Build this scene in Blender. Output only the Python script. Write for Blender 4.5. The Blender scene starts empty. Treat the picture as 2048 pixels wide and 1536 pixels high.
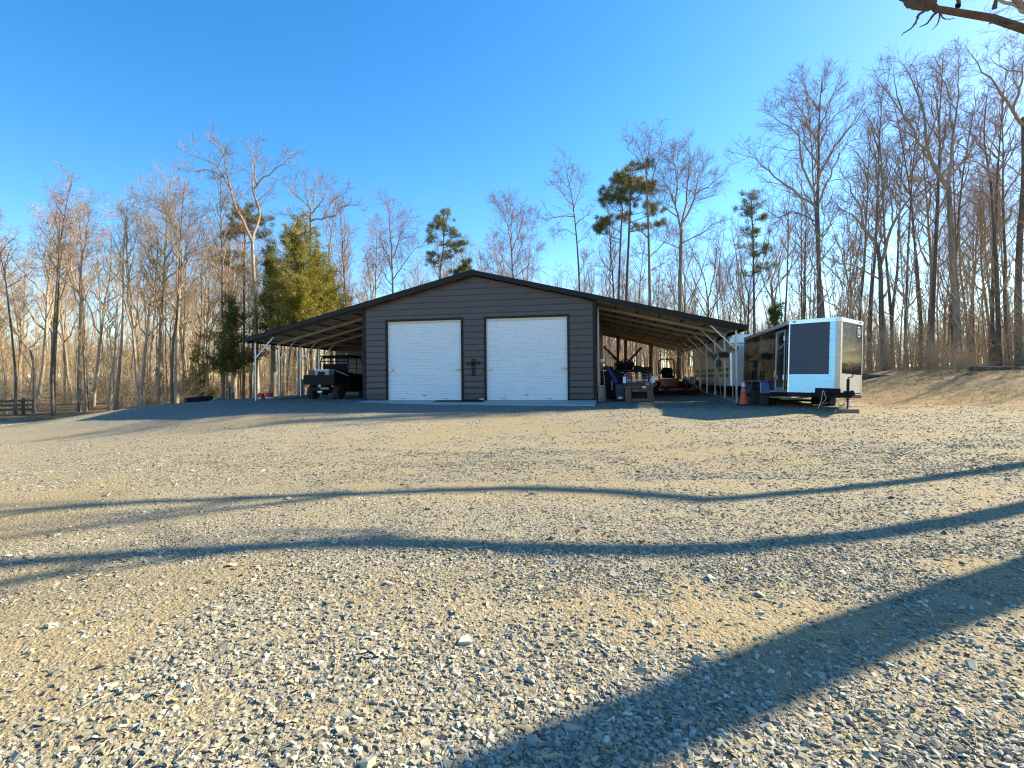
import bpy, math, random
import numpy as np
from mathutils import Vector, Matrix, Euler

random.seed(7)
SC = bpy.context.scene
COL = SC.collection
R = math.radians

# ------------------------------------------------------------------ camera
F, CX, CYH = 1050.0, 1024.0, 757.0      # focal length (px of the 2048 wide frame), horizon row at the centre
ROLL = -0.009
camd = bpy.data.cameras.new('camera')
camd.sensor_width = 36.0
camd.lens = F / 2048.0 * 36.0
camd.shift_y = (CYH - 768.0) / 2048.0
camd.clip_start = 0.05
camd.clip_end = 3000
cam = bpy.data.objects.new('camera', camd)
COL.objects.link(cam)
cam.matrix_world = Matrix.Rotation(R(90), 4, 'X') @ Matrix.Rotation(ROLL, 4, 'Z')
SC.camera = cam

_c, _s = math.cos(ROLL), math.sin(ROLL)
def at(px, py, Y):
    """point at depth Y that a pixel of the photograph looks at (eye = origin, z up)"""
    u, v = (px - CX) / F, (CYH - py) / F
    return Vector(((u * _c - v * _s) * Y, Y, (u * _s + v * _c) * Y))

# ------------------------------------------------------------------ light
SUN_AZ, SUN_EL = R(67), R(29.5)
world = bpy.data.worlds.new('World')
SC.world = world
world.use_nodes = True
wn, wl = world.node_tree.nodes, world.node_tree.links
wn.clear()
sky = wn.new('ShaderNodeTexSky')
sky.sky_type = 'NISHITA'
sky.sun_disc = False
sky.sun_elevation = SUN_EL
sky.sun_rotation = SUN_AZ
sky.altitude = 200
sky.air_density = 1.0
sky.dust_density = 0.35
sky.ozone_density = 2.0
hsv = wn.new('ShaderNodeHueSaturation')
hsv.inputs['Saturation'].default_value = 1.38
bg = wn.new('ShaderNodeBackground')
bg.inputs['Strength'].default_value = 0.1
wo = wn.new('ShaderNodeOutputWorld')
wl.new(sky.outputs[0], hsv.inputs['Color'])
wl.new(hsv.outputs[0], bg.inputs[0])
wl.new(bg.outputs[0], wo.inputs[0])
sund = bpy.data.lights.new('sun', 'SUN')
sund.energy = 5.0
sund.angle = R(0.53)
sund.color = (1.0, 0.88, 0.64)
sun = bpy.data.objects.new('sun', sund)
COL.objects.link(sun)
SUNV = Vector((math.sin(SUN_AZ) * math.cos(SUN_EL), math.cos(SUN_AZ) * math.cos(SUN_EL), math.sin(SUN_EL)))
sun.rotation_euler = (-SUNV).to_track_quat('-Z', 'Y').to_euler()
sun.location = SUNV * 60
vs = SC.view_settings
SC.display_settings.display_device = 'sRGB'
vs.view_transform = 'Standard'
vs.look = 'None'
vs.exposure = 1.6
vs.gamma = 1.0
SC.cycles.max_bounces = 5
SC.cycles.diffuse_bounces = 3
SC.cycles.glossy_bounces = 3
SC.cycles.transparent_max_bounces = 4
SC.cycles.use_adaptive_sampling = True
SC.cycles.use_denoising = True
SC.cycles.denoiser = 'OPENIMAGEDENOISE'
SC.cycles.denoising_input_passes = 'RGB_ALBEDO_NORMAL'
SC.cycles.denoising_prefilter = 'ACCURATE'
SC.cycles.sample_clamp_indirect = 6.0
SC.cycles.filter_width = 1.2
SC.cycles.caustics_reflective = False
SC.cycles.caustics_refractive = False

# ------------------------------------------------------------------ materials
MATS = {}
def mat(name, col, rough=0.6, metal=0.0, col2=None, scale=6.0, stretch=(1, 1, 1), bump=0.0, bscale=40.0,
        spec=0.5, coat=0.0, detail=5.0, contrast=(0.35, 0.65)):
    """Principled surface whose colour drifts between col and col2 with a noise of its own"""
    m = bpy.data.materials.new(name)
    m.use_nodes = True
    n, l = m.node_tree.nodes, m.node_tree.links
    b = n['Principled BSDF']
    b.inputs['Roughness'].default_value = rough
    b.inputs['Metallic'].default_value = metal
    b.inputs['Specular IOR Level'].default_value = spec
    b.inputs['Coat Weight'].default_value = coat
    if col2 is None:
        col2 = tuple(c * 0.75 for c in col)
    tc = n.new('ShaderNodeTexCoord')
    mp = n.new('ShaderNodeMapping')
    mp.inputs['Scale'].default_value = stretch
    l.new(tc.outputs['Object'], mp.inputs['Vector'])
    nz = n.new('ShaderNodeTexNoise')
    nz.inputs['Scale'].default_value = scale
    nz.inputs['Detail'].default_value = detail
    nz.inputs['Roughness'].default_value = 0.65
    l.new(mp.outputs[0], nz.inputs['Vector'])
    cr = n.new('ShaderNodeValToRGB')
    cr.color_ramp.elements[0].position, cr.color_ramp.elements[1].position = contrast
    cr.color_ramp.elements[0].color = (*col, 1)
    cr.color_ramp.elements[1].color = (*col2, 1)
    l.new(nz.outputs['Fac'], cr.inputs['Fac'])
    l.new(cr.outputs[0], b.inputs['Base Color'])
    if bump:
        n2 = n.new('ShaderNodeTexNoise')
        n2.inputs['Scale'].default_value = bscale
        n2.inputs['Detail'].default_value = 4
        l.new(mp.outputs[0], n2.inputs['Vector'])
        bp = n.new('ShaderNodeBump')
        bp.inputs['Strength'].default_value = bump
        bp.inputs['Distance'].default_value = 0.02
        l.new(n2.outputs['Fac'], bp.inputs['Height'])
        l.new(bp.outputs[0], b.inputs['Normal'])
    MATS[name] = m
    return m

def island_mat(name, stops, rough=0.85, trans=0.0):
    """colour picked per separate mesh piece (stone, leaf, twig)"""
    m = bpy.data.materials.new(name)
    m.use_nodes = True
    n, l = m.node_tree.nodes, m.node_tree.links
    b = n['Principled BSDF']
    b.inputs['Roughness'].default_value = rough
    b.inputs['Specular IOR Level'].default_value = 0.12
    g = n.new('ShaderNodeNewGeometry')
    cr = n.new('ShaderNodeValToRGB')
    e = cr.color_ramp.elements
    while len(e) < len(stops):
        e.new(0.5)
    for k, (p, c) in enumerate(stops):
        e[k].position = p
        e[k].color = (*c, 1)
    l.new(g.outputs['Random Per Island'], cr.inputs['Fac'])
    l.new(cr.outputs[0], b.inputs['Base Color'])
    if trans:
        t = n.new('ShaderNodeBsdfTranslucent')
        l.new(cr.outputs[0], t.inputs['Color'])
        mx = n.new('ShaderNodeMixShader')
        mx.inputs['Fac'].default_value = trans
        out = n['Material Output']
        l.new(b.outputs[0], mx.inputs[1])
        l.new(t.outputs[0], mx.inputs[2])
        l.new(mx.outputs[0], out.inputs['Surface'])
    MATS[name] = m
    return m

# ------------------------------------------------------------------ mesh helpers
class MB:
    """collects shapes and links them as ONE mesh object"""
    def __init__(self):
        self.v, self.f, self.mi, self.cur = [], [], [], 0
    def add(self, vs_, fs_):
        o = len(self.v)
        self.v += [tuple(p) for p in vs_]
        self.f += [tuple(i + o for i in f) for f in fs_]
        self.mi += [self.cur] * len(fs_)
        return self
    def box(self, x0, x1, y0, y1, z0, z1, M=None):
        p = [Vector((x, y, z)) for z in (z0, z1) for y in (y0, y1) for x in (x0, x1)]
        if M is not None:
            p = [M @ q for q in p]
        return self.add(p, [(0, 2, 3, 1), (4, 5, 7, 6), (0, 1, 5, 4), (2, 6, 7, 3), (0, 4, 6, 2), (1, 3, 7, 5)])
    def cbox(self, c, s, M=None):
        return self.box(c[0] - s[0] / 2, c[0] + s[0] / 2, c[1] - s[1] / 2, c[1] + s[1] / 2, c[2] - s[2] / 2, c[2] + s[2] / 2, M)
    def beam(self, a, b, w, h, up=(0, 0, 1)):
        """square bar from a to b"""
        a, b = Vector(a), Vector(b)
        d = (b - a).normalized()
        up = Vector(up)
        if abs(d.dot(up)) > 0.99:
            up = Vector((0, 1, 0))
        s = d.cross(up).normalized()
        t = s.cross(d).normalized()
        p = [q + s * i * w / 2 + t * j * h / 2 for q in (a, b) for i, j in ((-1, -1), (1, -1), (1, 1), (-1, 1))]
        return self.add(p, [(3, 2, 1, 0), (4, 5, 6, 7), (0, 1, 5, 4), (1, 2, 6, 5), (2, 3, 7, 6), (3, 0, 4, 7)])
    def tube(self, pts, r, n=8, cap=True, closed=False):
        pts = [Vector(p) for p in pts]
        rr = r if isinstance(r, (list, tuple)) else [r] * len(pts)
        rings = []
        N = len(pts)
        ref = None
        for k in range(N):
            if closed:
                d = pts[(k + 1) % N] - pts[k - 1]
            else:
                d = pts[min(k + 1, N - 1)] - pts[max(k - 1, 0)]
            d.normalize()
            if ref is None:
                ref = Vector((0, 0, 1)) if abs(d.z) < 0.9 else Vector((1, 0, 0))
            s = d.cross(ref).normalized()
            t = s.cross(d)
            ref = t
            rings.append([pts[k] + (s * math.cos(a) + t * math.sin(a)) * rr[k] for a in [2 * math.pi * i / n for i in range(n)]])
        vv = [p for ring in rings for p in ring]
        ff = []
        for k in range(N if closed else N - 1):
            k2 = (k + 1) % N
            for i in range(n):
                j = (i + 1) % n
                ff.append((k * n + i, k * n + j, k2 * n + j, k2 * n + i))
        if cap and not closed:
            ff.append(tuple(range(n - 1, -1, -1)))
            ff.append(tuple((N - 1) * n + i for i in range(n)))
        return self.add(vv, ff)
    def lathe(self, prof, n=16, M=None):
        """prof: (radius, z) from bottom to top"""
        vv, ff = [], []
        for r, z in prof:
            vv += [Vector((r * math.cos(2 * math.pi * i / n), r * math.sin(2 * math.pi * i / n), z)) for i in range(n)]
        if M is not None:
            vv = [M @ p for p in vv]
        for k in range(len(prof) - 1):
            for i in range(n):
                j = (i + 1) % n
                ff.append((k * n + i, k * n + j, (k + 1) * n + j, (k + 1) * n + i))
        ff.append(tuple(range(n - 1, -1, -1)))
        ff.append(tuple((len(prof) - 1) * n + i for i in range(n)))
        return self.add(vv, ff)
    def prism(self, poly, axis, a, b):
        """poly: 2D outline; axis: 'x','y' or 'z' is the extrusion axis"""
        def P(p, t):
            return {'x': (t, p[0], p[1]), 'y': (p[0], t, p[1]), 'z': (p[0], p[1], t)}[axis]
        n = len(poly)
        vv = [P(p, a) for p in poly] + [P(p, b) for p in poly]
        ff = [tuple(range(n - 1, -1, -1)), tuple(range(n, 2 * n))]
        ff += [(i, (i + 1) % n, n + (i + 1) % n, n + i) for i in range(n)]
        return self.add(vv, ff)
    def build(self, name, m, parent=None, bevel=0.0, smooth=False, label=None):
        me = bpy.data.meshes.new(name)
        me.from_pydata(self.v, [], self.f)
        ms = m if isinstance(m, (list, tuple)) else [m]
        for q in ms:
            me.materials.append(q)
        if len(ms) > 1:
            me.polygons.foreach_set('material_index', self.mi)
        if smooth:
            me.polygons.foreach_set('use_smooth', [True] * len(self.f))
        me.update()
        o = bpy.data.objects.new(name, me)
        COL.objects.link(o)
        if parent is not None:
            o.parent = parent
        # outward normals
        import bmesh
        bm = bmesh.new()
        bm.from_mesh(me)
        bmesh.ops.recalc_face_normals(bm, faces=bm.faces)
        bm.to_mesh(me)
        bm.free()
        if bevel:
            md = o.modifiers.new('bevel', 'BEVEL')
            md.width = bevel
            md.segments = 2
            md.limit_method = 'ANGLE'
            md.angle_limit = R(40)
        if label:
            o['label'] = label
        return o

def tag(o, label=None, cat=None, group=None, kind=None):
    if label: o['label'] = label
    if cat: o['category'] = cat
    if group: o['group'] = group
    if kind: o['kind'] = kind
    return o

def thing(name, label, cat, loc=(0, 0, 0), rz=0.0, group=None, M=None):
    o = bpy.data.objects.new(name, None)
    o.empty_display_size = 0.2
    COL.objects.link(o)
    if M is not None:
        o.matrix_world = M
    else:
        o.location = loc
        o.rotation_euler = (0, 0, rz)
    return tag(o, label, cat, group)

def np_mesh(name, V, Fq, m, parent=None, smooth=False, link=True):
    """V (n,3) float array, Fq (k, 3 or 4) int array"""
    me = bpy.data.meshes.new(name)
    V = np.ascontiguousarray(V, dtype=np.float32)
    Fq = np.ascontiguousarray(Fq, dtype=np.int32)
    k, w = Fq.shape
    me.vertices.add(len(V))
    me.vertices.foreach_set('co', V.ravel())
    me.loops.add(k * w)
    me.loops.foreach_set('vertex_index', Fq.ravel())
    me.polygons.add(k)
    me.polygons.foreach_set('loop_start', np.arange(0, k * w, w, dtype=np.int32))
    me.polygons.foreach_set('use_smooth', np.full(k, bool(smooth)))
    me.update(calc_edges=True)
    me.materials.append(m)
    o = bpy.data.objects.new(name, me)
    if link:
        COL.objects.link(o)
    if parent is not None:
        o.parent = parent
    return o

# ------------------------------------------------------------------ ground
def sstep(a, b, x):
    t = np.clip((np.asarray(x, float) - a) / (b - a), 0, 1)
    return t * t * (3 - 2 * t)

def vnoise(x, y, seed=0):
    """smooth value noise on arrays"""
    x, y = np.asarray(x, float), np.asarray(y, float)
    xi, yi = np.floor(x).astype(np.int64), np.floor(y).astype(np.int64)
    xf, yf = x - xi, y - yi
    xf, yf = xf * xf * (3 - 2 * xf), yf * yf * (3 - 2 * yf)
    def h(a, b):
        n = (a * 374761393 + b * 668265263 + seed * 1442695041) & 0xffffffff
        n = ((n ^ (n >> 13)) * 1274126177) & 0xffffffff
        n = n ^ (n >> 16)
        return (n & 0xffff) / 65535.0
    return (h(xi, yi) * (1 - xf) + h(xi + 1, yi) * xf) * (1 - yf) + (h(xi, yi + 1) * (1 - xf) + h(xi + 1, yi + 1) * xf) * yf

def fbm(x, y, seed=0, oct=4):
    s, a, t = 0, 1, 0
    for k in range(oct):
        s = s + a * vnoise(x * 2 ** k, y * 2 ** k, seed + k)
        t += a
        a *= 0.5
    return s / t

def gz(x, y, rough=True):
    x, y = np.asarray(x, float), np.asarray(y, float)
    zp = np.interp(y, [-40, 2, 17, 20.2, 30, 45, 80, 200, 600], [-2.2, -1.6, -0.925, -0.815, -0.76, -0.45, 0.3, 2.5, 4.0])
    zl = np.interp(y, [-40, 2, 25, 45, 80, 200, 600], [-2.2, -1.62, -1.80, -1.55, -0.6, 2.0, 4.0])
    xl = np.interp(y, [0, 10, 14.5, 18, 20.5, 24, 32, 60], [-1, -3.5, -5.5, -9, -11.6, -11.6, -10.0, -6])
    zp = zp + .17 * sstep(-1, 5, x) * sstep(7, 12.5, y) * (1 - sstep(13.5, 17, y))
    m = sstep(0, 1, (x - xl + 10.5) / 10.5)
    z = zl * (1 - m) + zp * m
    t = (x - 8) * .894 + (y - 26) * .447
    z = z + 1.0 * sstep(-1.2, 5.6, t) * sstep(-12, 2, y) * (1 - 0.5 * sstep(20, 40, y)) + 0.02 * np.clip(t - 6, 0, 60) * (1 - sstep(22, 40, y))
    if rough:
        near = 1 - sstep(15.5, 17.5, y) * (1 - sstep(34, 38, y)) * sstep(-13, -11, x) * (1 - sstep(8, 9, x))
        z = z + near * (0.05 * (fbm(x * .35, y * .35, 3) - .5) + 0.03 * (fbm(x * 1.6 + y * .3, y * 1.9, 9, 3) - .5))
    return z

def ground_at(x, y):
    return float(gz(x, y))

def grey_shade_mask(x, y):
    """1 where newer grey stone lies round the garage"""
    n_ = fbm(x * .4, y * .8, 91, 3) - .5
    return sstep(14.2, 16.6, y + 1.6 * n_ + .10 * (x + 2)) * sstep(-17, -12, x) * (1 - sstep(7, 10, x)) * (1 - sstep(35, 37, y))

def dirt_mask(x, y):
    """0 = stony, 1 = bare tan dirt"""
    a = fbm(x * 0.28 + 5, y * 0.6, 21, 4)
    b = fbm(x * 1.1, y * 2.2, 33, 3)
    d = (a * .62 + b * .38 - 0.50) * 4.5 + 0.28
    # worn wheel tracks towards the doors and across the lot
    for c0, k1, k2, ph in ((-3.2, .16, .020, 0), (2.2, -.02, -.012, 2), (-9.0, .55, .012, 4)):
        xc = c0 + k1 * (y - 3) + k2 * (y - 3) ** 2 * .5 + .15 * np.sin(y * .7 + ph)
        for s in (-.75, .75):
            d = d + .55 * np.exp(-((x - xc - s) / .17) ** 2) * (.4 + .9 * vnoise(x * .8, y * .5, 77)) * (1 - sstep(15, 17, y))
    return np.clip(d, 0, 1) * (1 - .85 * grey_shade_mask(x, y))

def lot_mask(x, y):
    """1 on the gravel lot, 0 in woods and on the bank"""
    t = (x - 8) * .894 + (y - 26) * .447
    left_edge = np.interp(y, [-20, 10, 24, 30, 40], [-40, -33, -24.5, -13.0, -11.0])
    m = sstep(-0.8, 0.8, x - left_edge)
    far = 1 - sstep(36, 38, y)
    bank = 1 - sstep(-2.6, 0.6, t + 1.2 * (fbm(x * .5, y * .5, 5) - .5))
    cr = np.interp(x, [-30, -23.5, -15, -11, 9], [22, 24.5, 28, 37, 37])
    m = m * (1 - sstep(-0.6, 0.6, y - cr))
    return m * far * bank

def axis(segs):
    out = []
    for a, b, s in segs:
        out += list(np.arange(a, b, s))
    return np.array(out + [segs[-1][1]])
gx = axis([(-700, -160, 60), (-160, -40, 6), (-40, -10, .8), (-10, 10, .22), (10, 34, .5), (34, 160, 6), (160, 700, 60)])
gy = axis([(-60, -6, 6), (-6, 0, 1), (0, 8, .16), (8, 34, .4), (34, 70, 2), (70, 200, 8), (200, 800, 60)])
GX, GY = np.meshgrid(gx, gy)
GZ = gz(GX, GY)
nx, ny = len(gx), len(gy)
idx = np.arange(nx * ny).reshape(ny, nx)
quads = np.stack([idx[:-1, :-1], idx[:-1, 1:], idx[1:, 1:], idx[1:, :-1]], -1).reshape(-1, 4)

def ground_material():
    m = bpy.data.materials.new('ground_gravel_and_litter')
    m.use_nodes = True
    n, l = m.node_tree.nodes, m.node_tree.links
    b = n['Principled BSDF']
    b.inputs['Roughness'].default_value = 0.95
    b.inputs['Specular IOR Level'].default_value = 0.15
    geo = n.new('ShaderNodeNewGeometry')
    def noise(scale, detail=4, rough=.6, vec=None, dist=0):
        q = n.new('ShaderNodeTexNoise')
        q.inputs['Scale'].default_value = scale
        q.inputs['Detail'].default_value = detail
        q.inputs['Roughness'].default_value = rough
        q.inputs['Distortion'].default_value = dist
        l.new(vec or geo.outputs['Position'], q.inputs['Vector'])
        return q.outputs['Fac']
    def ramp(fac, stops, interp='LINEAR'):
        c = n.new('ShaderNodeValToRGB')
        c.color_ramp.interpolation = interp
        e = c.color_ramp.elements
        while len(e) < len(stops):
            e.new(.5)
        for k, (p, col) in enumerate(stops):
            e[k].position = p
            e[k].color = (*col, 1) if len(col) == 3 else col
        l.new(fac, c.inputs['Fac'])
        return c.outputs[0]
    def mix(f, a, c, mode='MIX'):
        q = n.new('ShaderNodeMix')
        q.data_type = 'RGBA'
        q.blend_type = mode
        if isinstance(f, float): q.inputs[0].default_value = f
        else: l.new(f, q.inputs[0])
        for s, v in ((6, a), (7, c)):
            if isinstance(v, tuple): q.inputs[s].default_value = (*v, 1)
            else: l.new(v, q.inputs[s])
        return q.outputs[2]
    def math_(op, a, c=None):
        q = n.new('ShaderNodeMath')
        q.operation = op
        for s, v in ((0, a), (1, c)):
            if v is None: continue
            if isinstance(v, (int, float)): q.inputs[s].default_value = v
            else: l.new(v, q.inputs[s])
        return q.outputs[0]
    def vor(scale, feat='F1'):
        q = n.new('ShaderNodeTexVoronoi')
        q.feature = feat
        q.inputs['Scale'].default_value = scale
        q.inputs['Randomness'].default_value = 1
        l.new(geo.outputs['Position'], q.inputs['Vector'])
        return q
    att = n.new('ShaderNodeAttribute'); att.attribute_name = 'dirt'
    lot = n.new('ShaderNodeAttribute'); lot.attribute_name = 'lot'
    bank = n.new('ShaderNodeAttribute'); bank.attribute_name = 'bank'
    # stones: three sizes
    cols = [(0, (.12, .117, .105)), (.25, (.22, .21, .175)), (.5, (.32, .295, .23)), (.72, (.31, .24, .135)), (.88, (.44, .415, .34)), (1, (.18, .17, .145))]
    v1, v2, v3 = vor(26), vor(55), vor(120)
    s1, s2, s3 = ramp(v1.outputs['Color'], cols), ramp(v2.outputs['Color'], cols), ramp(v3.outputs['Color'], cols)
    pick = ramp(noise(9, 3), [(.42, (0, 0, 0)), (.56, (1, 1, 1))])
    stones = mix(pick, s2, s1)
    stones = mix(ramp(noise(14, 3), [(.45, (0, 0, 0)), (.6, (1, 1, 1))]), stones, s3)
    dirtc = ramp(noise(2.2, 8, .7), [(.3, (.21, .155, .072)), (.5, (.29, .215, .105)), (.7, (.36, .28, .15))])
    speck = ramp(v3.outputs['Color'], [(.0, (.13, .11, .07)), (.6, (.31, .255, .155)), (1, (.48, .42, .30))])
    dirtc = mix(.7, dirtc, speck)
    d = math_('ADD', att.outputs['Fac'], math_('MULTIPLY', math_('SUBTRACT', noise(5, 6, .75), .5), 1.1))
    dm = ramp(d, [(.30, (.18, .18, .18)), (.9, (.85, .85, .85))])
    gravel = mix(dm, stones, dirtc)
    # fine wheel-track streaks
    mp = n.new('ShaderNodeMapping')
    mp.inputs['Scale'].default_value = (.12, 1.3, 1)
    mp.inputs['Rotation'].default_value = (0, 0, R(6))
    l.new(geo.outputs['Position'], mp.inputs['Vector'])
    st = noise(1.0, 6, .62, mp.outputs[0], .6)
    gravel = mix(ramp(st, [(.42, (0, 0, 0)), (.62, (.75, .75, .75))]), gravel, mix(.5, gravel, (.37, .28, .145)))
    fr = n.new('ShaderNodeAttribute'); fr.attribute_name = 'grey_shade'
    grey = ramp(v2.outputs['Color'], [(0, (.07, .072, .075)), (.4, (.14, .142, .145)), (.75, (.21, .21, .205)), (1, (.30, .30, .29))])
    gravel = mix(math_('MULTIPLY', fr.outputs['Fac'], .8), gravel, grey)  # grey stone round the garage, its colour darkened to deepen the building's shadow
    # woods floor and bank
    vl = vor(16)
    leaf = ramp(vl.outputs['Color'], [(0, (.10, .065, .035)), (.35, (.22, .135, .065)), (.7, (.33, .22, .11)), (1, (.40, .30, .18))])
    litter = mix(ramp(noise(1.3, 6), [(.35, (0, 0, 0)), (.7, (.8, .8, .8))]), leaf, (.17, .115, .06))
    grassn = noise(60, 3, .7)
    deadgr = ramp(grassn, [(.3, (.18, .135, .07)), (.55, (.35, .275, .15)), (.75, (.44, .36, .21))])
    moss = mix(ramp(noise(.9, 5), [(.58, (0, 0, 0)), (.66, (1, 1, 1))]), deadgr, ramp(grassn, [(.3, (.07, .08, .02)), (.7, (.17, .17, .05))]))
    bankc = mix(ramp(noise(1.6, 7, .7), [(.36, (0, 0, 0)), (.62, (1, 1, 1))]), mix(ramp(bank.outputs['Fac'], [(.45, (0, 0, 0)), (.75, (1, 1, 1))]), deadgr, moss), leaf)
    wild = mix(bank.outputs['Fac'], litter, bankc)
    lm = math_('ADD', lot.outputs['Fac'], math_('MULTIPLY', math_('SUBTRACT', noise(3.0, 6, .7), .5), .55))
    colr = mix(ramp(lm, [(.38, (0, 0, 0)), (.62, (1, 1, 1))]), wild, gravel)
    l.new(colr, b.inputs['Base Color'])
    # relief
    def dist_h(v, k):
        return math_('MULTIPLY', v.outputs['Distance'], -k)
    h = math_('ADD', dist_h(v1, .5), math_('ADD', dist_h(v2, .35), math_('MULTIPLY', noise(45, 4, .7), .8)))
    bp = n.new('ShaderNodeBump')
    bp.inputs['Strength'].default_value = 1.0
    bp.inputs['Distance'].default_value = 0.022
    l.new(h, bp.inputs['Height'])
    l.new(bp.outputs[0], b.inputs['Normal'])
    return m

g = np_mesh('ground', np.stack([GX, GY, GZ], -1).reshape(-1, 3), quads, ground_material(), smooth=True)
tag(g, kind='structure')
def vattr(o, name, arr):
    a = o.data.attributes.new(name, 'FLOAT', 'POINT')
    a.data.foreach_set('value', np.ascontiguousarray(arr, dtype=np.float32).ravel())
vattr(g, 'dirt', dirt_mask(GX, GY))
vattr(g, 'lot', lot_mask(GX, GY))
vattr(g, 'grey_shade', grey_shade_mask(GX, GY))
TT = (GX - 8) * .894 + (GY - 26) * .447
vattr(g, 'bank', sstep(-3, -1.5, TT) * (1 - sstep(6, 9, TT)) * (1 - sstep(26, 32, GY)))

# ------------------------------------------------------------------ loose stones
CUBE_V = np.array([(x, y, z) for z in (-1, 1) for y in (-1, 1) for x in (-1, 1)], float)
CUBE_F = np.array([(0, 2, 3), (0, 3, 1), (4, 5, 7), (4, 7, 6), (0, 1, 5), (0, 5, 4), (2, 6, 7), (2, 7, 3), (0, 4, 6), (0, 6, 2), (1, 3, 7), (1, 7, 5)])
def stones(seed, n, y0, y1, smin, smax, power, keep=0.9, skew=3.2):
    """broken angular chips; density falls with distance"""
    rg = np.random.default_rng(seed)
    u = rg.random(n)
    a = 1 - power
    Y = (y0 ** a + u * (y1 ** a - y0 ** a)) ** (1 / a)
    X = (rg.random(n) * 2 - 1) * (Y * 1.10 + .6)
    ok = (rg.random(n) > dirt_mask(X, Y) * keep) & (lot_mask(X, Y) > .35 + .3 * rg.random(n))
    X, Y = X[ok], Y[ok]
    n = len(X)
    s = smin + (smax - smin) * rg.random(n) ** skew
    V = CUBE_V[None] + rg.uniform(-.62, .62, (n, 8, 3))
    V[:, 4:, :2] *= rg.uniform(.35, .9, (n, 1, 1))
    sc = np.stack([s * rg.uniform(.75, 1.35, n), s * rg.uniform(.45, .95, n), s * rg.uniform(.15, .40, n)], -1)[:, None, :] * .72
    V = V * sc
    ang, tx, ty = rg.random(n) * 6.283, rg.normal(0, .25, n), rg.normal(0, .25, n)
    V[..., 2] += V[..., 0] * tx[:, None] + V[..., 1] * ty[:, None]
    ca, sa = np.cos(ang)[:, None], np.sin(ang)[:, None]
    x = V[..., 0] * ca - V[..., 1] * sa
    y = V[..., 0] * sa + V[..., 1] * ca
    z = V[..., 2] + (gz(X, Y) + sc[:, 0, 2] * .55)[:, None]
    P = np.stack([x + X[:, None], y + Y[:, None], z], -1).reshape(-1, 3)
    Fc = (CUBE_F[None] + (np.arange(n) * 8)[:, None, None]).reshape(-1, 3)
    return P, Fc
m_stone = island_mat('crushed_stone', [(0, (.12, .115, .098)), (.2, (.21, .20, .165)), (.45, (.30, .28, .222)), (.66, (.37, .34, .26)), (.78, (.31, .24, .135)), (.92, (.43, .40, .32)), (1, (.52, .49, .40))], rough=.8)
parts = [stones(1, 150000, 1.6, 4.6, .004, .027, 1.6, .85, 4.3), stones(2, 110000, 3.6, 9.5, .007, .021, 1.4, .9, 3.6), stones(3, 140000, 7.0, 26.0, .010, .026, 1.3, .8, 3.4),
         stones(4, 500, 1.6, 9.0, .03, .05, 1.0001, .8, 1.5)]
m_dusty = island_mat('dusty_crushed_stone', [(0, (.12, .114, .093)), (.2, (.19, .18, .143)), (.45, (.27, .25, .188)), (.65, (.315, .285, .21)), (.8, (.28, .217, .122)), (.93, (.37, .345, .265)), (1, (.44, .415, .33))], rough=.9)
for group_, m_, lb in ((parts[:1] + parts[3:], m_stone, 'loose grey and pale crushed stone at the front of the lot'), (parts[1:3], m_dusty, 'dusty tan crushed stone spread over the lot before the garage')):
    off, VV, FF = 0, [], []
    for P, Fc in group_:
        VV.append(P); FF.append(Fc + off); off += len(P)
    tag(np_mesh('gravel', np.concatenate(VV), np.concatenate(FF), m_), lb, 'gravel', kind='stuff')
# ------------------------------------------------------------------ building
M_SIDE = mat('brown_painted_steel', (.076, .059, .060), .42, 0, (.060, .047, .049), 2.2, (1, 1, 3), spec=.5)
M_TRIM = mat('dark_trim_steel', (.012, .010, .012), .55, 0, (.017, .014, .015), 5, spec=.25)
M_ROOF = mat('roof_sheet', (.06, .05, .05), .4, 0, (.075, .06, .055), 2)
M_UNDER = mat('roof_underside', (.52, .46, .36), .6, 0, (.38, .33, .25), 2.5, (1, .2, 1))
M_GALV = mat('galvanised_tube', (.55, .57, .58), .38, .55, (.42, .44, .46), 9)
M_GALVD = mat('purlin_dark', (.09, .08, .07), .6, .2, (.06, .055, .05), 6)
M_DOOR = mat('white_door_steel', (.78, .80, .82), .4, 0, (.72, .75, .77), 1.5)
M_CREAM = mat('cream_header', (.66, .60, .46), .5, 0, (.58, .52, .4), 6)
M_CONC = mat('concrete', (.46, .45, .43), .9, 0, (.36, .355, .34), 3, bump=.3, bscale=60)
M_BLACK = mat('black_plastic', (.007, .007, .008), .6, 0, (.014, .013, .013), 12, spec=.2)
M_RUBBER = mat('tyre_rubber', (.018, .018, .019), .85, 0, (.045, .042, .038), 14, bump=.4)
M_STEEL = mat('bare_steel', (.5, .5, .48), .35, .9, (.35, .34, .32), 18)
M_RUST = mat('rusty_iron', (.11, .05, .025), .85, .2, (.06, .04, .03), 14, bump=.4)
M_WOODOLD = mat('weathered_timber', (.17, .125, .085), .9, 0, (.10, .078, .058), 5, (1, 1, .15), bump=.5)
M_WOODNEW = mat('tool_handle_wood', (.50, .36, .19), .7, 0, (.38, .26, .13), 8)
M_YELLOW = mat('yellow_handle', (.62, .48, .07), .5, 0, (.5, .38, .06), 8)
M_BRISTLE = mat('broom_bristle', (.42, .30, .16), .95, 0, (.24, .17, .09), 40, bump=1.0, bscale=120)
M_RED = mat('red_paint', (.36, .022, .03), .35, 0, (.26, .02, .025), 6, coat=.3)
M_REDPL = mat('red_plastic', (.48, .03, .025), .45, 0, (.40, .025, .02), 6)
M_WHITE = mat('white_plastic', (.72, .73, .72), .5, 0, (.6, .61, .6), 6)
M_GREY = mat('grey_plastic', (.38, .40, .41), .55, 0, (.3, .32, .33), 6)
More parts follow.
